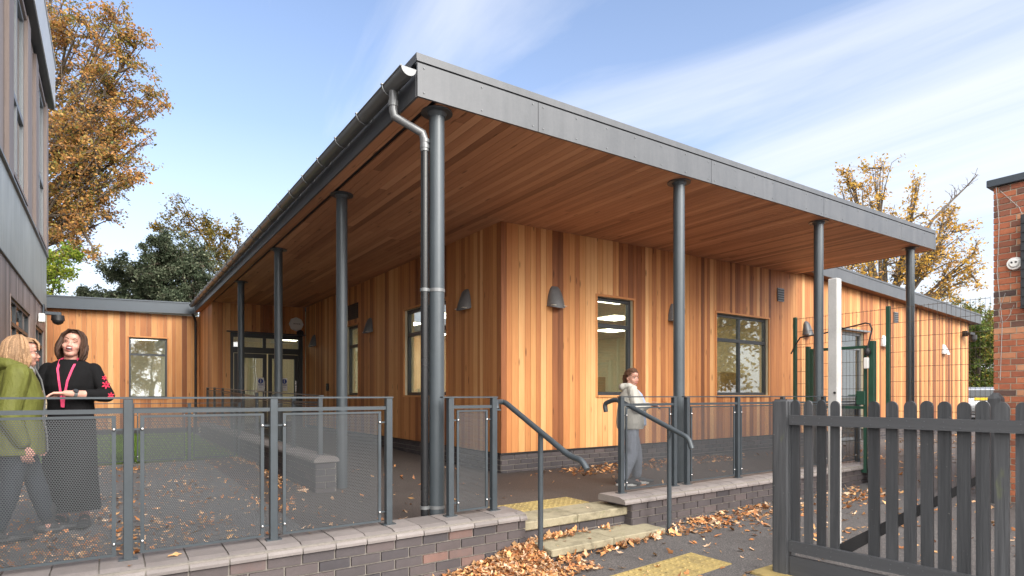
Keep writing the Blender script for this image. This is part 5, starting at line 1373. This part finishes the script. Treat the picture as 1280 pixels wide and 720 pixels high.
def chain(mb, pts, rs, n=14, sub=2):
    mb.tube(pts, rs, n=n)
    for p, r in zip(pts, rs): mb.sphere(p, r*.995, sub=sub)
def loft(mb, rings, n=28, cap=True):
    vs = []
    for (x, y, z, rx, ry) in rings:
        for i in range(n):
            a = 2*math.pi*i/n; vs.append((x+rx*math.cos(a), y+ry*math.sin(a), z))
    fs = [(k*n+i, k*n+(i+1) % n, (k+1)*n+(i+1) % n, (k+1)*n+i) for k in range(len(rings)-1) for i in range(n)]
    if cap: fs += [tuple(range(n))[::-1], tuple(range((len(rings)-1)*n, len(rings)*n))]
    mb.add(vs, fs)
def hand(mb, wrist, d, nrm, s=1., side=1, curl=.5):
    """palm with four unequal fingers that bend and a thumb from the side; nrm = palm normal (towards the palm)"""
    w_ = Vector(wrist); d = Vector(d).normalized(); nrm = Vector(nrm); nrm = (nrm-d*nrm.dot(d)).normalized(); sd = d.cross(nrm)*side
    for k in range(4):
        off = (-.028+.0187*k)*s
        chain(mb, [w_+sd*off*.6+d*.012*s, w_+sd*off+d*.082*s], [.0145*s, .012*s], n=10)
        ln = [.040, .047, .043, .033][k]*s; p = w_+sd*off*1.12+d*.085*s; pts = [p]; ang = curl*.35
        for j, f in enumerate((1, .75, .6)):
            ang += curl*.55; q = pts[-1]+(d*math.cos(ang)+nrm*math.sin(ang)+sd*(off*.8/s*.5))*ln*f; pts.append(q)
        chain(mb, pts, [.0095*s, .0090*s, .0082*s, .0070*s], n=8, sub=1)
    b = w_-sd*.018*s+d*.022*s
    chain(mb, [b, b-sd*.026*s+d*.026*s+nrm*.010*s, b-sd*.032*s+d*.052*s+nrm*.020*s, b-sd*.028*s+d*.074*s+nrm*.028*s], [.014*s, .0115*s, .0100*s, .0085*s], n=8, sub=1)

def head_parts(mb, Hm, s, chin_open=0.):
    def E(c, r, sc): mb.sphere(Hm @ Vector(Vector(c)*s), r*s, sc, sub=3, rot=Hm.to_3x3().normalized())
    E((0, -.012, .030), 1, (.074, .092, .084)); E((0, .022, -.030), 1, (.060, .066, .082)); E((0, .045, -.088-chin_open), 1, (.036, .033, .024))
    E((0, .02, -.075-chin_open*.5), 1, (.050, .052, .032))
    for sx_ in (-1, 1):
        E((sx_*.036, .055, -.034), 1, (.026, .026, .026)); E((sx_*.073, -.008, -.014), 1, (.010, .019, .030)); E((sx_*.030, .074, .020), 1, (.022, .013, .009))
        E((sx_*.012, .092, -.042), 1, (.009, .010, .008))
    E((0, .062, .045), 1, (.048, .028, .035)); E((0, .088, -.018), 1, (.0095, .012, .026)); E((0, .097, -.038), 1, (.013, .014, .010)); E((0, .080, -.064), 1, (.026, .014, .012))
def face(root, Hm, s, eyes='open', mouth='closed', brow='brow', smile=0.):
    def P(c): return Hm @ Vector(Vector(c)*s)
    Rm = Hm.to_3x3().normalized()
    for sx_ in (-1, 1):
        mb = MB()
        if eyes == 'open':
            mb.sphere(P((sx_*.031, .0795, .000)), .0118*s, (1, .55, .62), rot=Rm); e = mb.build('eye', M['eyew'], root, smooth=True, local=True)
            mb = MB(); mb.sphere(P((sx_*.031, .0862, .000)), .0050*s, (1, .4, 1), rot=Rm); mb.build('iris', M['iris'], e, smooth=True, local=True)
            mb = MB(); mb.tube([P((sx_*.017, .085, .002)), P((sx_*.031, .089, .0085)), P((sx_*.045, .081, .003))], [.0012*s, .0022*s, .0012*s], n=6); mb.build('eyelash', M['brow'], e, smooth=True, local=True)
        else:
            mb.tube([P((sx_*.015, .085, .003)), P((sx_*.024, .0885, -.003)), P((sx_*.034, .0865, -.005)), P((sx_*.046, .078, .000))], [.0012*s, .0026*s, .0026*s, .0012*s], n=6); mb.build('eye', M['brow'], root, smooth=True, local=True)
        mb = MB(); mb.tube([P((sx_*.014, .090, .022)), P((sx_*.030, .0905, .030)), P((sx_*.048, .078, .024))], [.003*s, .0035*s, .0015*s], n=6); mb.build('eyebrow', M[brow], root, smooth=True, local=True)
    if mouth == 'closed':
        mb = MB(); mb.tube([P((-.024, .083, -.062+smile)), P((-.010, .0945, -.0625)), P((.010, .0945, -.0625)), P((.024, .083, -.062+smile))], [.002*s, .0048*s, .0048*s, .002*s], n=8)
        mb.tube([P((-.018, .085, -.070+smile*.5)), P((0, .0935, -.0715)), P((.018, .085, -.070+smile*.5))], [.002*s, .0052*s, .002*s], n=8); mb.build('mouth', M['lips'], root, smooth=True, local=True)
    else:
        mb = MB(); mb.sphere(P((0, .088, -.068)), .024*s, (1, .35, .62), rot=Rm, sub=3); mo = mb.build('mouth', M['mouthd'], root, smooth=True, local=True)
        mb = MB(); ring = [P((.026*math.cos(a), .0945-.010*abs(math.cos(a)), -.067+.0165*math.sin(a)+.004*abs(math.cos(a)))) for a in [2*math.pi*i/16 for i in range(17)]]
        mb.tube(ring, .0036*s, n=8); mb.build('lips', M['lips'], mo, smooth=True, local=True)
        mb = MB(); mb.sphere(P((0, .0925, -.0585)), .018*s, (1, .3, .26), rot=Rm); mb.build('teeth', M['eyew'], mo, smooth=True, local=True)

def hair(root, Hm, s, col, length, n=170, fringe=False, style='down', face_half=50, seed=1, vol=1.0, part=0.0):
    rr = random.Random(seed); mb = MB()
    def P(c): return Hm @ Vector(Vector(c)*s)
    Rm = Hm.to_3x3().normalized()
    def cc(k=1.0):
        v = rr.uniform(.65, 1.35)*k; return tuple(min(1, c*v) for c in col)
    # cap over the skull, kept off the face
    bm = bmesh.new(); bmesh.ops.create_icosphere(bm, subdivisions=4, radius=1)
    kill = [v for v in bm.verts if (v.co.y > .30 and v.co.z < .42) or v.co.z < -.62 or (v.co.y > .72 and v.co.z < .60)]
    bmesh.ops.delete(bm, geom=kill, context='VERTS')
    for v in bm.verts:
        q = v.co; v.co = P((q.x*.083*vol, -.012+q.y*.101*vol, .030+q.z*.094*vol))
    mb.bm(bm, tuple(c*.8 for c in col))
    def skull(az, ph, k=1.0):
        # az: 0 = front (+y), ph from the crown
        return Vector((math.sin(az)*math.sin(ph)*.082*vol*k, -.012+math.cos(az)*math.sin(ph)*.100*vol*k, .030+math.cos(ph)*.093*vol*k))
    if style == 'down':
        for i in range(n):
            az = R(rr.uniform(face_half, 360-face_half)); k = rr.uniform(1.0, 1.10)
            pts = [skull(az, R(a), k) for a in (8, 35, 62, 88)]
            front = max(0, math.cos(az)); side = pts[-1]; ln = length*rr.uniform(.82, 1.06)
            drop = 5; wv = rr.uniform(0, 6.28)
            for j in range(1, drop+1):
                u = j/drop; o = 1+.16*math.sin(u*2.4)*rr.uniform(.5, 1)*vol
                pts.append(Vector((side.x*o+.006*math.sin(wv+u*5), (side.y+.012)*o-.012+.006*math.cos(wv+u*5)-.01*front, side.z-ln*u)))
            if u: pts[-1] = Vector((pts[-1].x*.90, pts[-1].y*.92, pts[-1].z))
            w_ = rr.uniform(.007, .013); mb.tube([P(p) for p in pts], [w_*s*f for f in (.5, .9, 1, 1, 1, 1, .95, .8, .35)], n=5, col=cc())
        if fringe:
            for i in range(34):
                x0 = rr.uniform(-.055, .055); pts = [(x0*.3, .03, .122), (x0*.8, .075, .105), (x0*1.05, .097, .07), (x0*1.15+.008, .094, .030+abs(x0)*-.3)]
                mb.tube([P(p) for p in pts], [.006*s, .009*s, .008*s, .003*s], n=5, col=cc(1.1))
        else:
            for sg in (-1, 1):
                for i in range(22):
                    t_ = rr.random(); pts = [(part, .045-.05*t_, .124), (sg*.035+part, .070-.05*t_, .113), (sg*.068, .062-.04*t_, .060), (sg*.084, .040-.03*t_, .0), (sg*.086, .030-.03*t_, -.06), (sg*.078, .025, -.06-length*.5)]
                    mb.tube([P(p) for p in pts], [.004*s, .009*s, .010*s, .010*s, .010*s, .004*s], n=5, col=cc())
    else:
        for i in range(n):
            az = R(rr.uniform(-75, 75)); tgt = Vector((0, -.118, .035)); st = skull(az, R(rr.uniform(48, 66) if abs(az) < R(45) else rr.uniform(55, 88)), 1.02)
            m1 = st.lerp(tgt, .35); m2 = st.lerp(tgt, .7)
            def out(p, k=1.04):
                q = Vector((p.x/.083, (p.y+.012)/.101, (p.z-.03)/.094)); q.normalize(); return Vector((q.x*.083*k, -.012+q.y*.101*k, .030+q.z*.094*k))
            mb.tube([P(st), P(out(m1)), P(out(m2)), P(tgt)], [.004*s, .009*s, .009*s, .006*s], n=5, col=cc())
        for i in range(40):
            a, b = rr.gauss(0, .012), rr.gauss(0, .012)
            mb.tube([P((a*.3, -.104, .035+b*.3)), P((a, -.128+b*.6, .018)), P((a*1.3, -.128+b*.6, -.035)), P((a*1.5, -.112+b*.6, -.09-rr.random()*.03))], [.006*s, .009*s, .008*s, .003*s], n=5, col=cc())
    return mb.build('hair', M['hair'], root, smooth=True, local=True)

def Hmat(c, yaw=0, pitch=0, roll=0):
    """head frame: yaw turns to the person's left, pitch > 0 looks up, roll tilts"""
    return Matrix.Translation(c) @ Matrix.Rotation(yaw, 4, 'Z') @ Matrix.Rotation(pitch, 4, 'X') @ Matrix.Rotation(roll, 4, 'Y')
def arms(mb, sh, el, wr, r0=.046, r1=.038, r2=.026):
    chain(mb, [sh, Vector(sh).lerp(Vector(el), .5), el], [r0, r0*.92, r1]); chain(mb, [el, Vector(el).lerp(Vector(wr), .35), wr], [r1, r1*1.0, r2])
def leg(mb, hp, kn, an, r0=.080, r1=.050, r2=.034):
    chain(mb, [hp, Vector(hp).lerp(Vector(kn), .5), kn], [r0, r0*.86, r1]); chain(mb, [kn, Vector(kn).lerp(Vector(an), .35), an], [r1, r1*1.04, r2])
def foot_shape(mb, an, d, ln=.25, w=.046, h=.0, lift=0):
    a = Vector(an); d = Vector(d).normalized(); g = a.z-lift
    heel = Vector((a.x, a.y, 0))-d*.055; 
    for k, (u, rw, rh) in enumerate([(0, .034, .038), (.07, .036, .045), (.14, .042, .034), (.20, .044, .027), (.245, .034, .021)]):
        p = heel+d*u*ln/.25; sx_ = Vector((-d.y, d.x, 0))
        bm = bmesh.new(); bmesh.ops.create_icosphere(bm, subdivisions=2, radius=1)
        Mx = Matrix(((d.x*.05, sx_.x*rw*w/.042, 0, p.x), (d.y*.05, sx_.y*rw*w/.042, 0, p.y), (0, 0, rh, rh+h), (0, 0, 0, 1))); mb.bm(bm, M=Mx)
    chain(mb, [a, heel+d*.05*1+Vector((0, 0, .045+h))], [.038, .042])
def sole(mb, an, d, ln=.27, w=.05, z0=.0, z1=.022):
    a = Vector(an); d = Vector(d).normalized(); sx_ = Vector((-d.y, d.x, 0)); o = Vector((a.x, a.y, 0))-d*.095; vs = []; n = 20
    for z in (z0, z1):
        for i in range(n):
            t = 2*math.pi*i/n; u = (1-math.cos(t))/2; ww = w*(.78+.30*math.sin(u*math.pi*.75))*math.sin(t)
            p = o+d*(u*ln)+sx_*ww; vs.append((p.x, p.y, z))
    mb.add(vs, [tuple(range(n))[::-1], tuple(range(n, 2*n))]+[(i, (i+1) % n, n+(i+1) % n, n+i) for i in range(n)])

# ---- laughing woman in black
s = .985
pb = thing('person', (-.27, 6.27, 0), 'laughing woman with dark brown hair, black jumper with pink flowers and pink lanyard', 'person', 'three people on the raised path', rz=math.atan2(.30, -.95))
V_ = Vector
SHL, SHR = V_((-.165, .0, 1.345)), V_((.165, .0, 1.345))           # left is -x
ELr, WRr = V_((.235, .10, 1.12)), V_((.10, .30, 1.135))           # her right arm (image left)
ELl, WRl = V_((-.285, .05, 1.115)), V_((-.06, .275, 1.135))
Hm = Hmat((-.01, .0, 1.555), yaw=R(10), pitch=R(14), roll=R(-6))
mb = MB(); head_parts(mb, Hm, s, .012); chain(mb, [(0, -.01, 1.36), (0, .0, 1.43), (0, .005, 1.50)], [.060, .050, .050])
loft(mb, [(0, 0, .90, .155, .11), (0, 0, 1.05, .135, .095), (0, .01, 1.20, .155, .11), (0, 0, 1.32, .165, .095), (0, 0, 1.39, .12, .07), (0, 0, 1.42, .06, .05)])
arms(mb, SHR, ELr, WRr); arms(mb, SHL, ELl, WRl); hand(mb, WRl, (.75, .35, -.02), (.1, .2, -1), .95, side=1, curl=.6); hand(mb, WRr, (.45, .7, -.15), (-.3, .3, -1), .95, side=-1, curl=.5)
leg(mb, (.085, 0, .90), (.09, .02, .48), (.09, -.03, .09)); leg(mb, (-.085, 0, .90), (-.095, .04, .48), (-.10, .0, .09))
foot_shape(mb, (.09, -.03, .09), (.1, 1, 0), .20, .034); foot_shape(mb, (-.10, .0, .09), (-.25, 1, 0), .20, .034)
remesh(mb, 'body', M['skin2'], pb, .0046, 3)
face(pb, Hm, s, 'closed', 'open')
hair(pb, Hm, s, (.060, .032, .022), .165, 230, face_half=54, seed=3, vol=1.05)
M['blackknit'] = mat_cloth('black_knit', (.008, .008, .009), .3, .6); M['skirtm'] = mat_cloth('black_skirt', (.013, .013, .015), .4, 1.0, 6); M['pink'] = mat_plain('pink_lanyard', (.72, .06, .16), .6, 0, .08, 30, .1); M['flower'] = mat_plain('embroidered_flowers', (.62, .03, .08), .8, 0, .25, 60, .3)
mb = MB(); loft(mb, [(0, 0, .96, .175, .135), (0, 0, 1.05, .165, .125), (0, .01, 1.20, .190, .145), (0, .005, 1.30, .190, .130), (0, 0, 1.38, .165, .095), (0, 0, 1.425, .085, .07)])
arms(mb, SHR, ELr, ELr.lerp(WRr, .60), .058, .054, .044); arms(mb, SHL, ELl, ELl.lerp(WRl, .48), .058, .056, .045)
jo = remesh(mb, 'jumper', M['blackknit'], pb, .008, 4)
mb = MB(); loft(mb, [(0, 0, 1.00, .150, .115), (0, 0, .90, .178, .14), (0, 0, .70, .188, .15), (0, .01, .40, .20, .165), (0, .01, .14, .225, .185)], n=56)
for i, v in enumerate(mb.v):
    k = max(0, (1.0-v[2]))/.9; a = math.atan2(v[1], v[0]); f = 1+.05*k*math.sin(a*9)+.03*k*math.sin(a*5+1); mb.v[i] = (v[0]*f, v[1]*f, v[2])
mb.build('skirt', M['skirtm'], pb, smooth=True, local=True)
mb = MB()
for an, d in (((.09, -.03, .09), (.1, 1, 0)), ((-.10, .0, .09), (-.25, 1, 0))): foot_shape(mb, an, d, .262, .05); sole(mb, an, d, .28, .05, 0, .02)
remesh(mb, 'shoes', M['black'], pb, .007, 2)
# lanyard
mb = MB()
for sg in (-1, 1):
    pts = [V_((sg*.055, -.02, 1.445)), V_((sg*.060, .050, 1.42)), V_((sg*.052, .122, 1.34)), V_((sg*.030, .155, 1.24)), V_((sg*.010, .163, 1.10)), V_((sg*.004, .165, 1.02))]
    for a, b in zip(pts, pts[1:]):
        d = (b-a); wv = V_((.008, 0, .002)); mb.obox(a-wv, wv*2, d, (0, .004, 0))
mb.build('lanyard', M['pink'], pb, local=True)
# flowers on the sleeve
fl = MB(); up = SHL.lerp(ELl, .62)
for (c, r_) in ((SHL.lerp(ELl, .33)+V_((-.058, .038, 0)), .020), (SHL.lerp(ELl, .60)+V_((-.048, .052, 0)), .034), (SHL.lerp(ELl, .95)+V_((-.045, .045, -.01)), .026)):
    nr = V_((-.70, .70, 0)).normalized(); a_ = nr.orthogonal().normalized(); b__ = nr.cross(a_)
    for k in range(6):
        t = k*math.pi/3; q = c+(a_*math.cos(t)+b__*math.sin(t))*r_*.62; bm = bmesh.new(); bmesh.ops.create_icosphere(bm, subdivisions=2, radius=1)
        u1 = (a_*math.cos(t)+b__*math.sin(t)); u2 = nr.cross(u1); Mx = Matrix(((u1.x*r_*.5, u2.x*r_*.24, nr.x*.006, q.x), (u1.y*r_*.5, u2.y*r_*.24, nr.y*.006, q.y), (u1.z*r_*.5, u2.z*r_*.24, nr.z*.006, q.z), (0, 0, 0, 1))); fl.bm(bm, M=Mx)
fl.build('flower_embroidery', M['flower'], jo, smooth=True, local=True)
mb = MB(); wp = ELl.lerp(WRl, .80); dd = (WRl-ELl).normalized(); mb.cyl(wp-dd*.012, wp+dd*.012, .033, n=20); wo_ = mb.build('watch', M['lampg'], pb, smooth=True, local=True)
mb = MB(); cdir = V_((-.35, .6, .7)).normalized(); cdir = (cdir-dd*cdir.dot(dd)).normalized(); mb.cyl(wp+cdir*.030, wp+cdir*.040, .019, n=20); mb.build('dial', M['frame'], wo_, local=True)

# ---- blonde woman in green jacket
s = .95
pg = thing('person', (-.60, 5.93, 0), 'blonde woman with glasses in an olive green jacket and dark jeans, seen from the side', 'person', 'three people on the raised path', rz=math.atan2(-.985, .17))
SHL, SHR = V_((-.175, .0, 1.28)), V_((.175, .0, 1.28))
Hm = Hmat((0, .045, 1.455), yaw=R(4), pitch=R(4), roll=R(2))
ELr, WRr = V_((.225, -.06, .98)), V_((.21, .03, .735)); ELl, WRl = V_((-.225, -.02, .98)), V_((-.20, .12, .76))
mb = MB(); head_parts(mb, Hm, s, .004); chain(mb, [(0, -.005, 1.27), (0, .015, 1.34), (0, .035, 1.40)], [.06, .05, .05])
loft(mb, [(0, 0, .82, .155, .12), (0, 0, .98, .14, .10), (0, .02, 1.12, .155, .115), (0, .01, 1.24, .16, .10), (0, 0, 1.31, .11, .07), (0, 0, 1.34, .06, .05)])
arms(mb, SHR, ELr, WRr); arms(mb, SHL, ELl, WRl); hand(mb, WRr, (-.05, .2, -.95), (-.9, .2, 0), .93, side=-1, curl=.55); hand(mb, WRl, (.05, .3, -.9), (.9, .2, 0), .93, side=1, curl=.55)
K1, A1 = (.09, -.03, .44), (.09, -.12, .09); K2, A2 = (-.09, .12, .45), (-.09, .21, .10)
leg(mb, (.085, 0, .82), K1, A1); leg(mb, (-.085, 0, .82), K2, A2); foot_shape(mb, A1, (.05, 1, 0), .20, .034); foot_shape(mb, A2, (-.1, 1, 0), .20, .034)
remesh(mb, 'body', M['skin2'], pg, .0046, 3); face(pg, Hm, s, 'open', 'closed', smile=.010)
hair(pg, Hm, s, (.34, .21, .12), .155, 300, fringe=True, face_half=74, seed=5, vol=1.13)
M['jacket'] = mat_cloth('olive_jacket', (.135, .145, .035), .25, .9, 13, .6); M['jeans'] = mat_cloth('dark_jeans', (.035, .042, .055), .35, .8, 12); M['boot'] = mat_plain('dark_leather', (.03, .03, .033), .4, 0, .2, 20, .2); M['greyc'] = mat_cloth('grey_lining', (.40, .40, .38), .1, .3)
mb = MB(); loft(mb, [(0, 0, .66, .225, .185), (0, 0, .80, .222, .18), (0, 0, .95, .205, .160), (0, .01, 1.10, .215, .165), (0, .0, 1.22, .205, .145), (0, 0, 1.30, .165, .11), (0, .0, 1.345, .105, .10)])
arms(mb, SHR, ELr, ELr.lerp(WRr, .9), .084, .072, .052); arms(mb, SHL, ELl, ELl.lerp(WRl, .9), .084, .072, .052)
chain(mb, [(.10, .04, 1.33), (.12, -.05, 1.36), (.05, -.13, 1.36), (-.05, -.13, 1.36), (-.12, -.05, 1.36), (-.10, .04, 1.33)], [.032, .042, .055, .055, .042, .032])
for z in (1.0, 1.12, .86):   # quilting ridges
    pass
jo = remesh(mb, 'jacket', M['jacket'], pg, .008, 3)
mb = MB(); mb.tube([(.015, .11, 1.345), (.012, .155, 1.24), (.008, .178, 1.10), (.006, .172, .95), (.006, .19, .80), (.006, .195, .67)], .006, n=6); mb.build('zip', M['lampg'], jo, smooth=True, local=True)
mb = MB(); chain(mb, [(.06, .06, 1.335), (.0, .085, 1.31), (-.06, .06, 1.335)], [.03, .035, .03]); chain(mb, [(.07, .0, 1.35), (0, -.05, 1.35), (-.07, 0, 1.35)], [.03, .03, .03]); remesh(mb, 'jumper_collar', M['greyc'], pg, .008, 3)
mb = MB(); leg(mb, (.085, 0, .80), K1, (.09, -.11, .13), .102, .068, .056); leg(mb, (-.085, 0, .80), K2, (-.09, .20, .14), .102, .068, .056); mb.sphere((0, 0, .80), .15, (1, .85, .7)); remesh(mb, 'jeans', M['jeans'], pg, .008, 3)
mb = MB()
for an, d in ((A1, (.05, 1, 0)), (A2, (-.1, 1, 0))): foot_shape(mb, an, d, .262, .052); chain(mb, [V_(an)+V_((0, 0, .10)), an], [.053, .046]); sole(mb, an, d, .285, .052, 0, .028)
remesh(mb, 'boots', M['boot'], pg, .007, 2)
mb = MB()
def PP(c): return Hm @ Vector(Vector(c)*s)
for sg in (-1, 1):
    ring = [PP((sg*.031+.021*math.cos(a), .099-.006*abs(math.cos(a)+sg*.0), -.001+.016*math.sin(a))) for a in [2*math.pi*i/18 for i in range(19)]]; mb.tube(ring, .0018, n=6)
    mb.tube([PP((sg*.052, .094, .004)), PP((sg*.070, .06, .004)), PP((sg*.078, -.005, .0))], .0018, n=6)
mb.tube([PP((-.010, .098, .002)), PP((0, .101, .004)), PP((.010, .098, .002))], .0018, n=6); mb.build('glasses', M['boot'], pg, smooth=True, local=True)

# ---- girl in grey by the wall
s = .93
pc = thing('person', (5.38, 5.16, 0), 'girl in pale grey hoodie and grey joggers with tied back hair, standing behind the railing', 'person', 'three people on the raised path', rz=math.atan2(-.80, -.60))
SHL, SHR = V_((-.150, .0, 1.18)), V_((.150, .0, 1.18))
Hm = Hmat((0, .02, 1.345), yaw=R(-55), pitch=R(-6), roll=R(4))
ELr, WRr = V_((.195, .04, .95)), V_((.12, .22, 1.0)); ELl, WRl = V_((-.190, .05, .95)), V_((-.10, .24, 1.0))
mb = MB(); head_parts(mb, Hm, s*.98, .0); chain(mb, [(0, -.01, 1.17), (0, .0, 1.23), (0, .01, 1.29)], [.052, .045, .046])
loft(mb, [(0, 0, .78, .130, .10), (0, 0, .90, .12, .085), (0, .01, 1.03, .13, .095), (0, 0, 1.13, .135, .085), (0, 0, 1.20, .10, .06), (0, 0, 1.23, .05, .045)])
arms(mb, SHR, ELr, WRr, .038, .032, .023); arms(mb, SHL, ELl, WRl, .038, .032, .023); hand(mb, WRr, (-.15, .9, .0), (0, 0, -1), .85, side=-1, curl=.55); hand(mb, WRl, (.15, .9, .0), (0, 0, -1), .85, side=1, curl=.55)
K1, A1 = (.085, .0, .40), (.09, -.10, .085); K2, A2 = (-.085, .08, .41), (-.10, .10, .085)
leg(mb, (.075, 0, .76), K1, A1, .068, .044, .032); leg(mb, (-.075, 0, .76), K2, A2, .068, .044, .032); foot_shape(mb, A1, (.1, 1, 0), .17, .030); foot_shape(mb, A2, (-.15, 1, 0), .17, .030)
remesh(mb, 'body', M['skin'], pc, .0046, 3); face(pc, Hm, s, 'open', 'closed')
hair(pc, Hm, s, (.10, .05, .03), .1, 150, style='tied', seed=9)
M['hoodie'] = mat_cloth('grey_hoodie', (.44, .43, .39), .10, 1.0, 14); M['jogger'] = mat_cloth('grey_joggers', (.25, .28, .34), .12, 1.0, 14); M['shoe'] = mat_plain('dark_trainer', (.05, .05, .055), .6, 0, .2, 20, .2); M['bluec'] = mat_cloth('pale_blue_cotton', (.38, .46, .62), .1, .5)
mb = MB(); loft(mb, [(0, 0, .70, .185, .165), (0, 0, .78, .195, .175), (0, 0, .92, .19, .165), (0, .01, 1.04, .185, .158), (0, .0, 1.12, .172, .135), (0, 0, 1.19, .125, .09), (0, 0, 1.225, .075, .065)])
arms(mb, SHR, ELr, ELr.lerp(WRr, .85), .062, .056, .042); arms(mb, SHL, ELl, ELl.lerp(WRl, .85), .062, .056, .042)
chain(mb, [(.075, .05, 1.215), (.085, -.03, 1.24), (.04, -.10, 1.225), (-.04, -.10, 1.225), (-.085, -.03, 1.24), (-.075, .05, 1.215)], [.024, .034, .046, .046, .034, .024])
ho = remesh(mb, 'hoodie', M['hoodie'], pc, .007, 3)
mb = MB(); loft(mb, [(0, .050, .74, .12, .15), (0, .052, .90, .125, .145), (0, .055, 1.04, .12, .135), (0, .045, 1.13, .10, .105), (0, .035, 1.185, .065, .065)]); remesh(mb, 'shirt', M['bluec'], pc, .008, 3)
mb = MB(); mb.tube([(.03, .075, 1.20), (.032, .115, 1.15), (.03, .135, 1.06)], .004, n=6); mb.tube([(-.03, .075, 1.20), (-.032, .115, 1.15), (-.03, .135, 1.04)], .004, n=6); mb.build('drawstring', M['white'], ho, smooth=True, local=True)
mb = MB(); leg(mb, (.075, 0, .75), K1, (.09, -.095, .12), .100, .080, .064); leg(mb, (-.075, 0, .75), K2, (-.10, .095, .12), .100, .080, .064); mb.sphere((0, 0, .75), .125, (1, .9, .7)); remesh(mb, 'joggers', M['jogger'], pc, .007, 3)
mb = MB(); ms = MB()
for an, d in ((A1, (.1, 1, 0)), (A2, (-.15, 1, 0))): foot_shape(mb, an, d, .235, .048, h=.012); sole(ms, an, d, .255, .048, 0, .026)
so__ = remesh(mb, 'shoes', M['shoe'], pc, .006, 2); ms.build('shoe_sole', M['white'], so__, smooth=True, local=True)
# sheet of paper in her hands: a thing of its own
import itertools as _it
q = Matrix.Translation(pc.location) @ Matrix.Rotation(pc.rotation_euler.z, 4, 'Z')
mb = MB(); pts = []
for j in range(5):
    for i in range(4): pts.append(q @ Vector((-.10+.20*i/3, .27+.28*j/4, 1.035-.012*j*j/4*.5)))
pts2 = [p-Vector((0, 0, .002)) for p in pts]
mb.add(pts+pts2, [(j*4+i, j*4+i+1, (j+1)*4+i+1, (j+1)*4+i) for j in range(4) for i in range(3)]+[(20+j*4+i, 20+(j+1)*4+i, 20+(j+1)*4+i+1, 20+j*4+i+1) for j in range(4) for i in range(3)])
tag(mb.build('paper_sheet', M['paper'], smooth=True), 'white sheet of paper held by the girl in grey above the railing', 'paper')
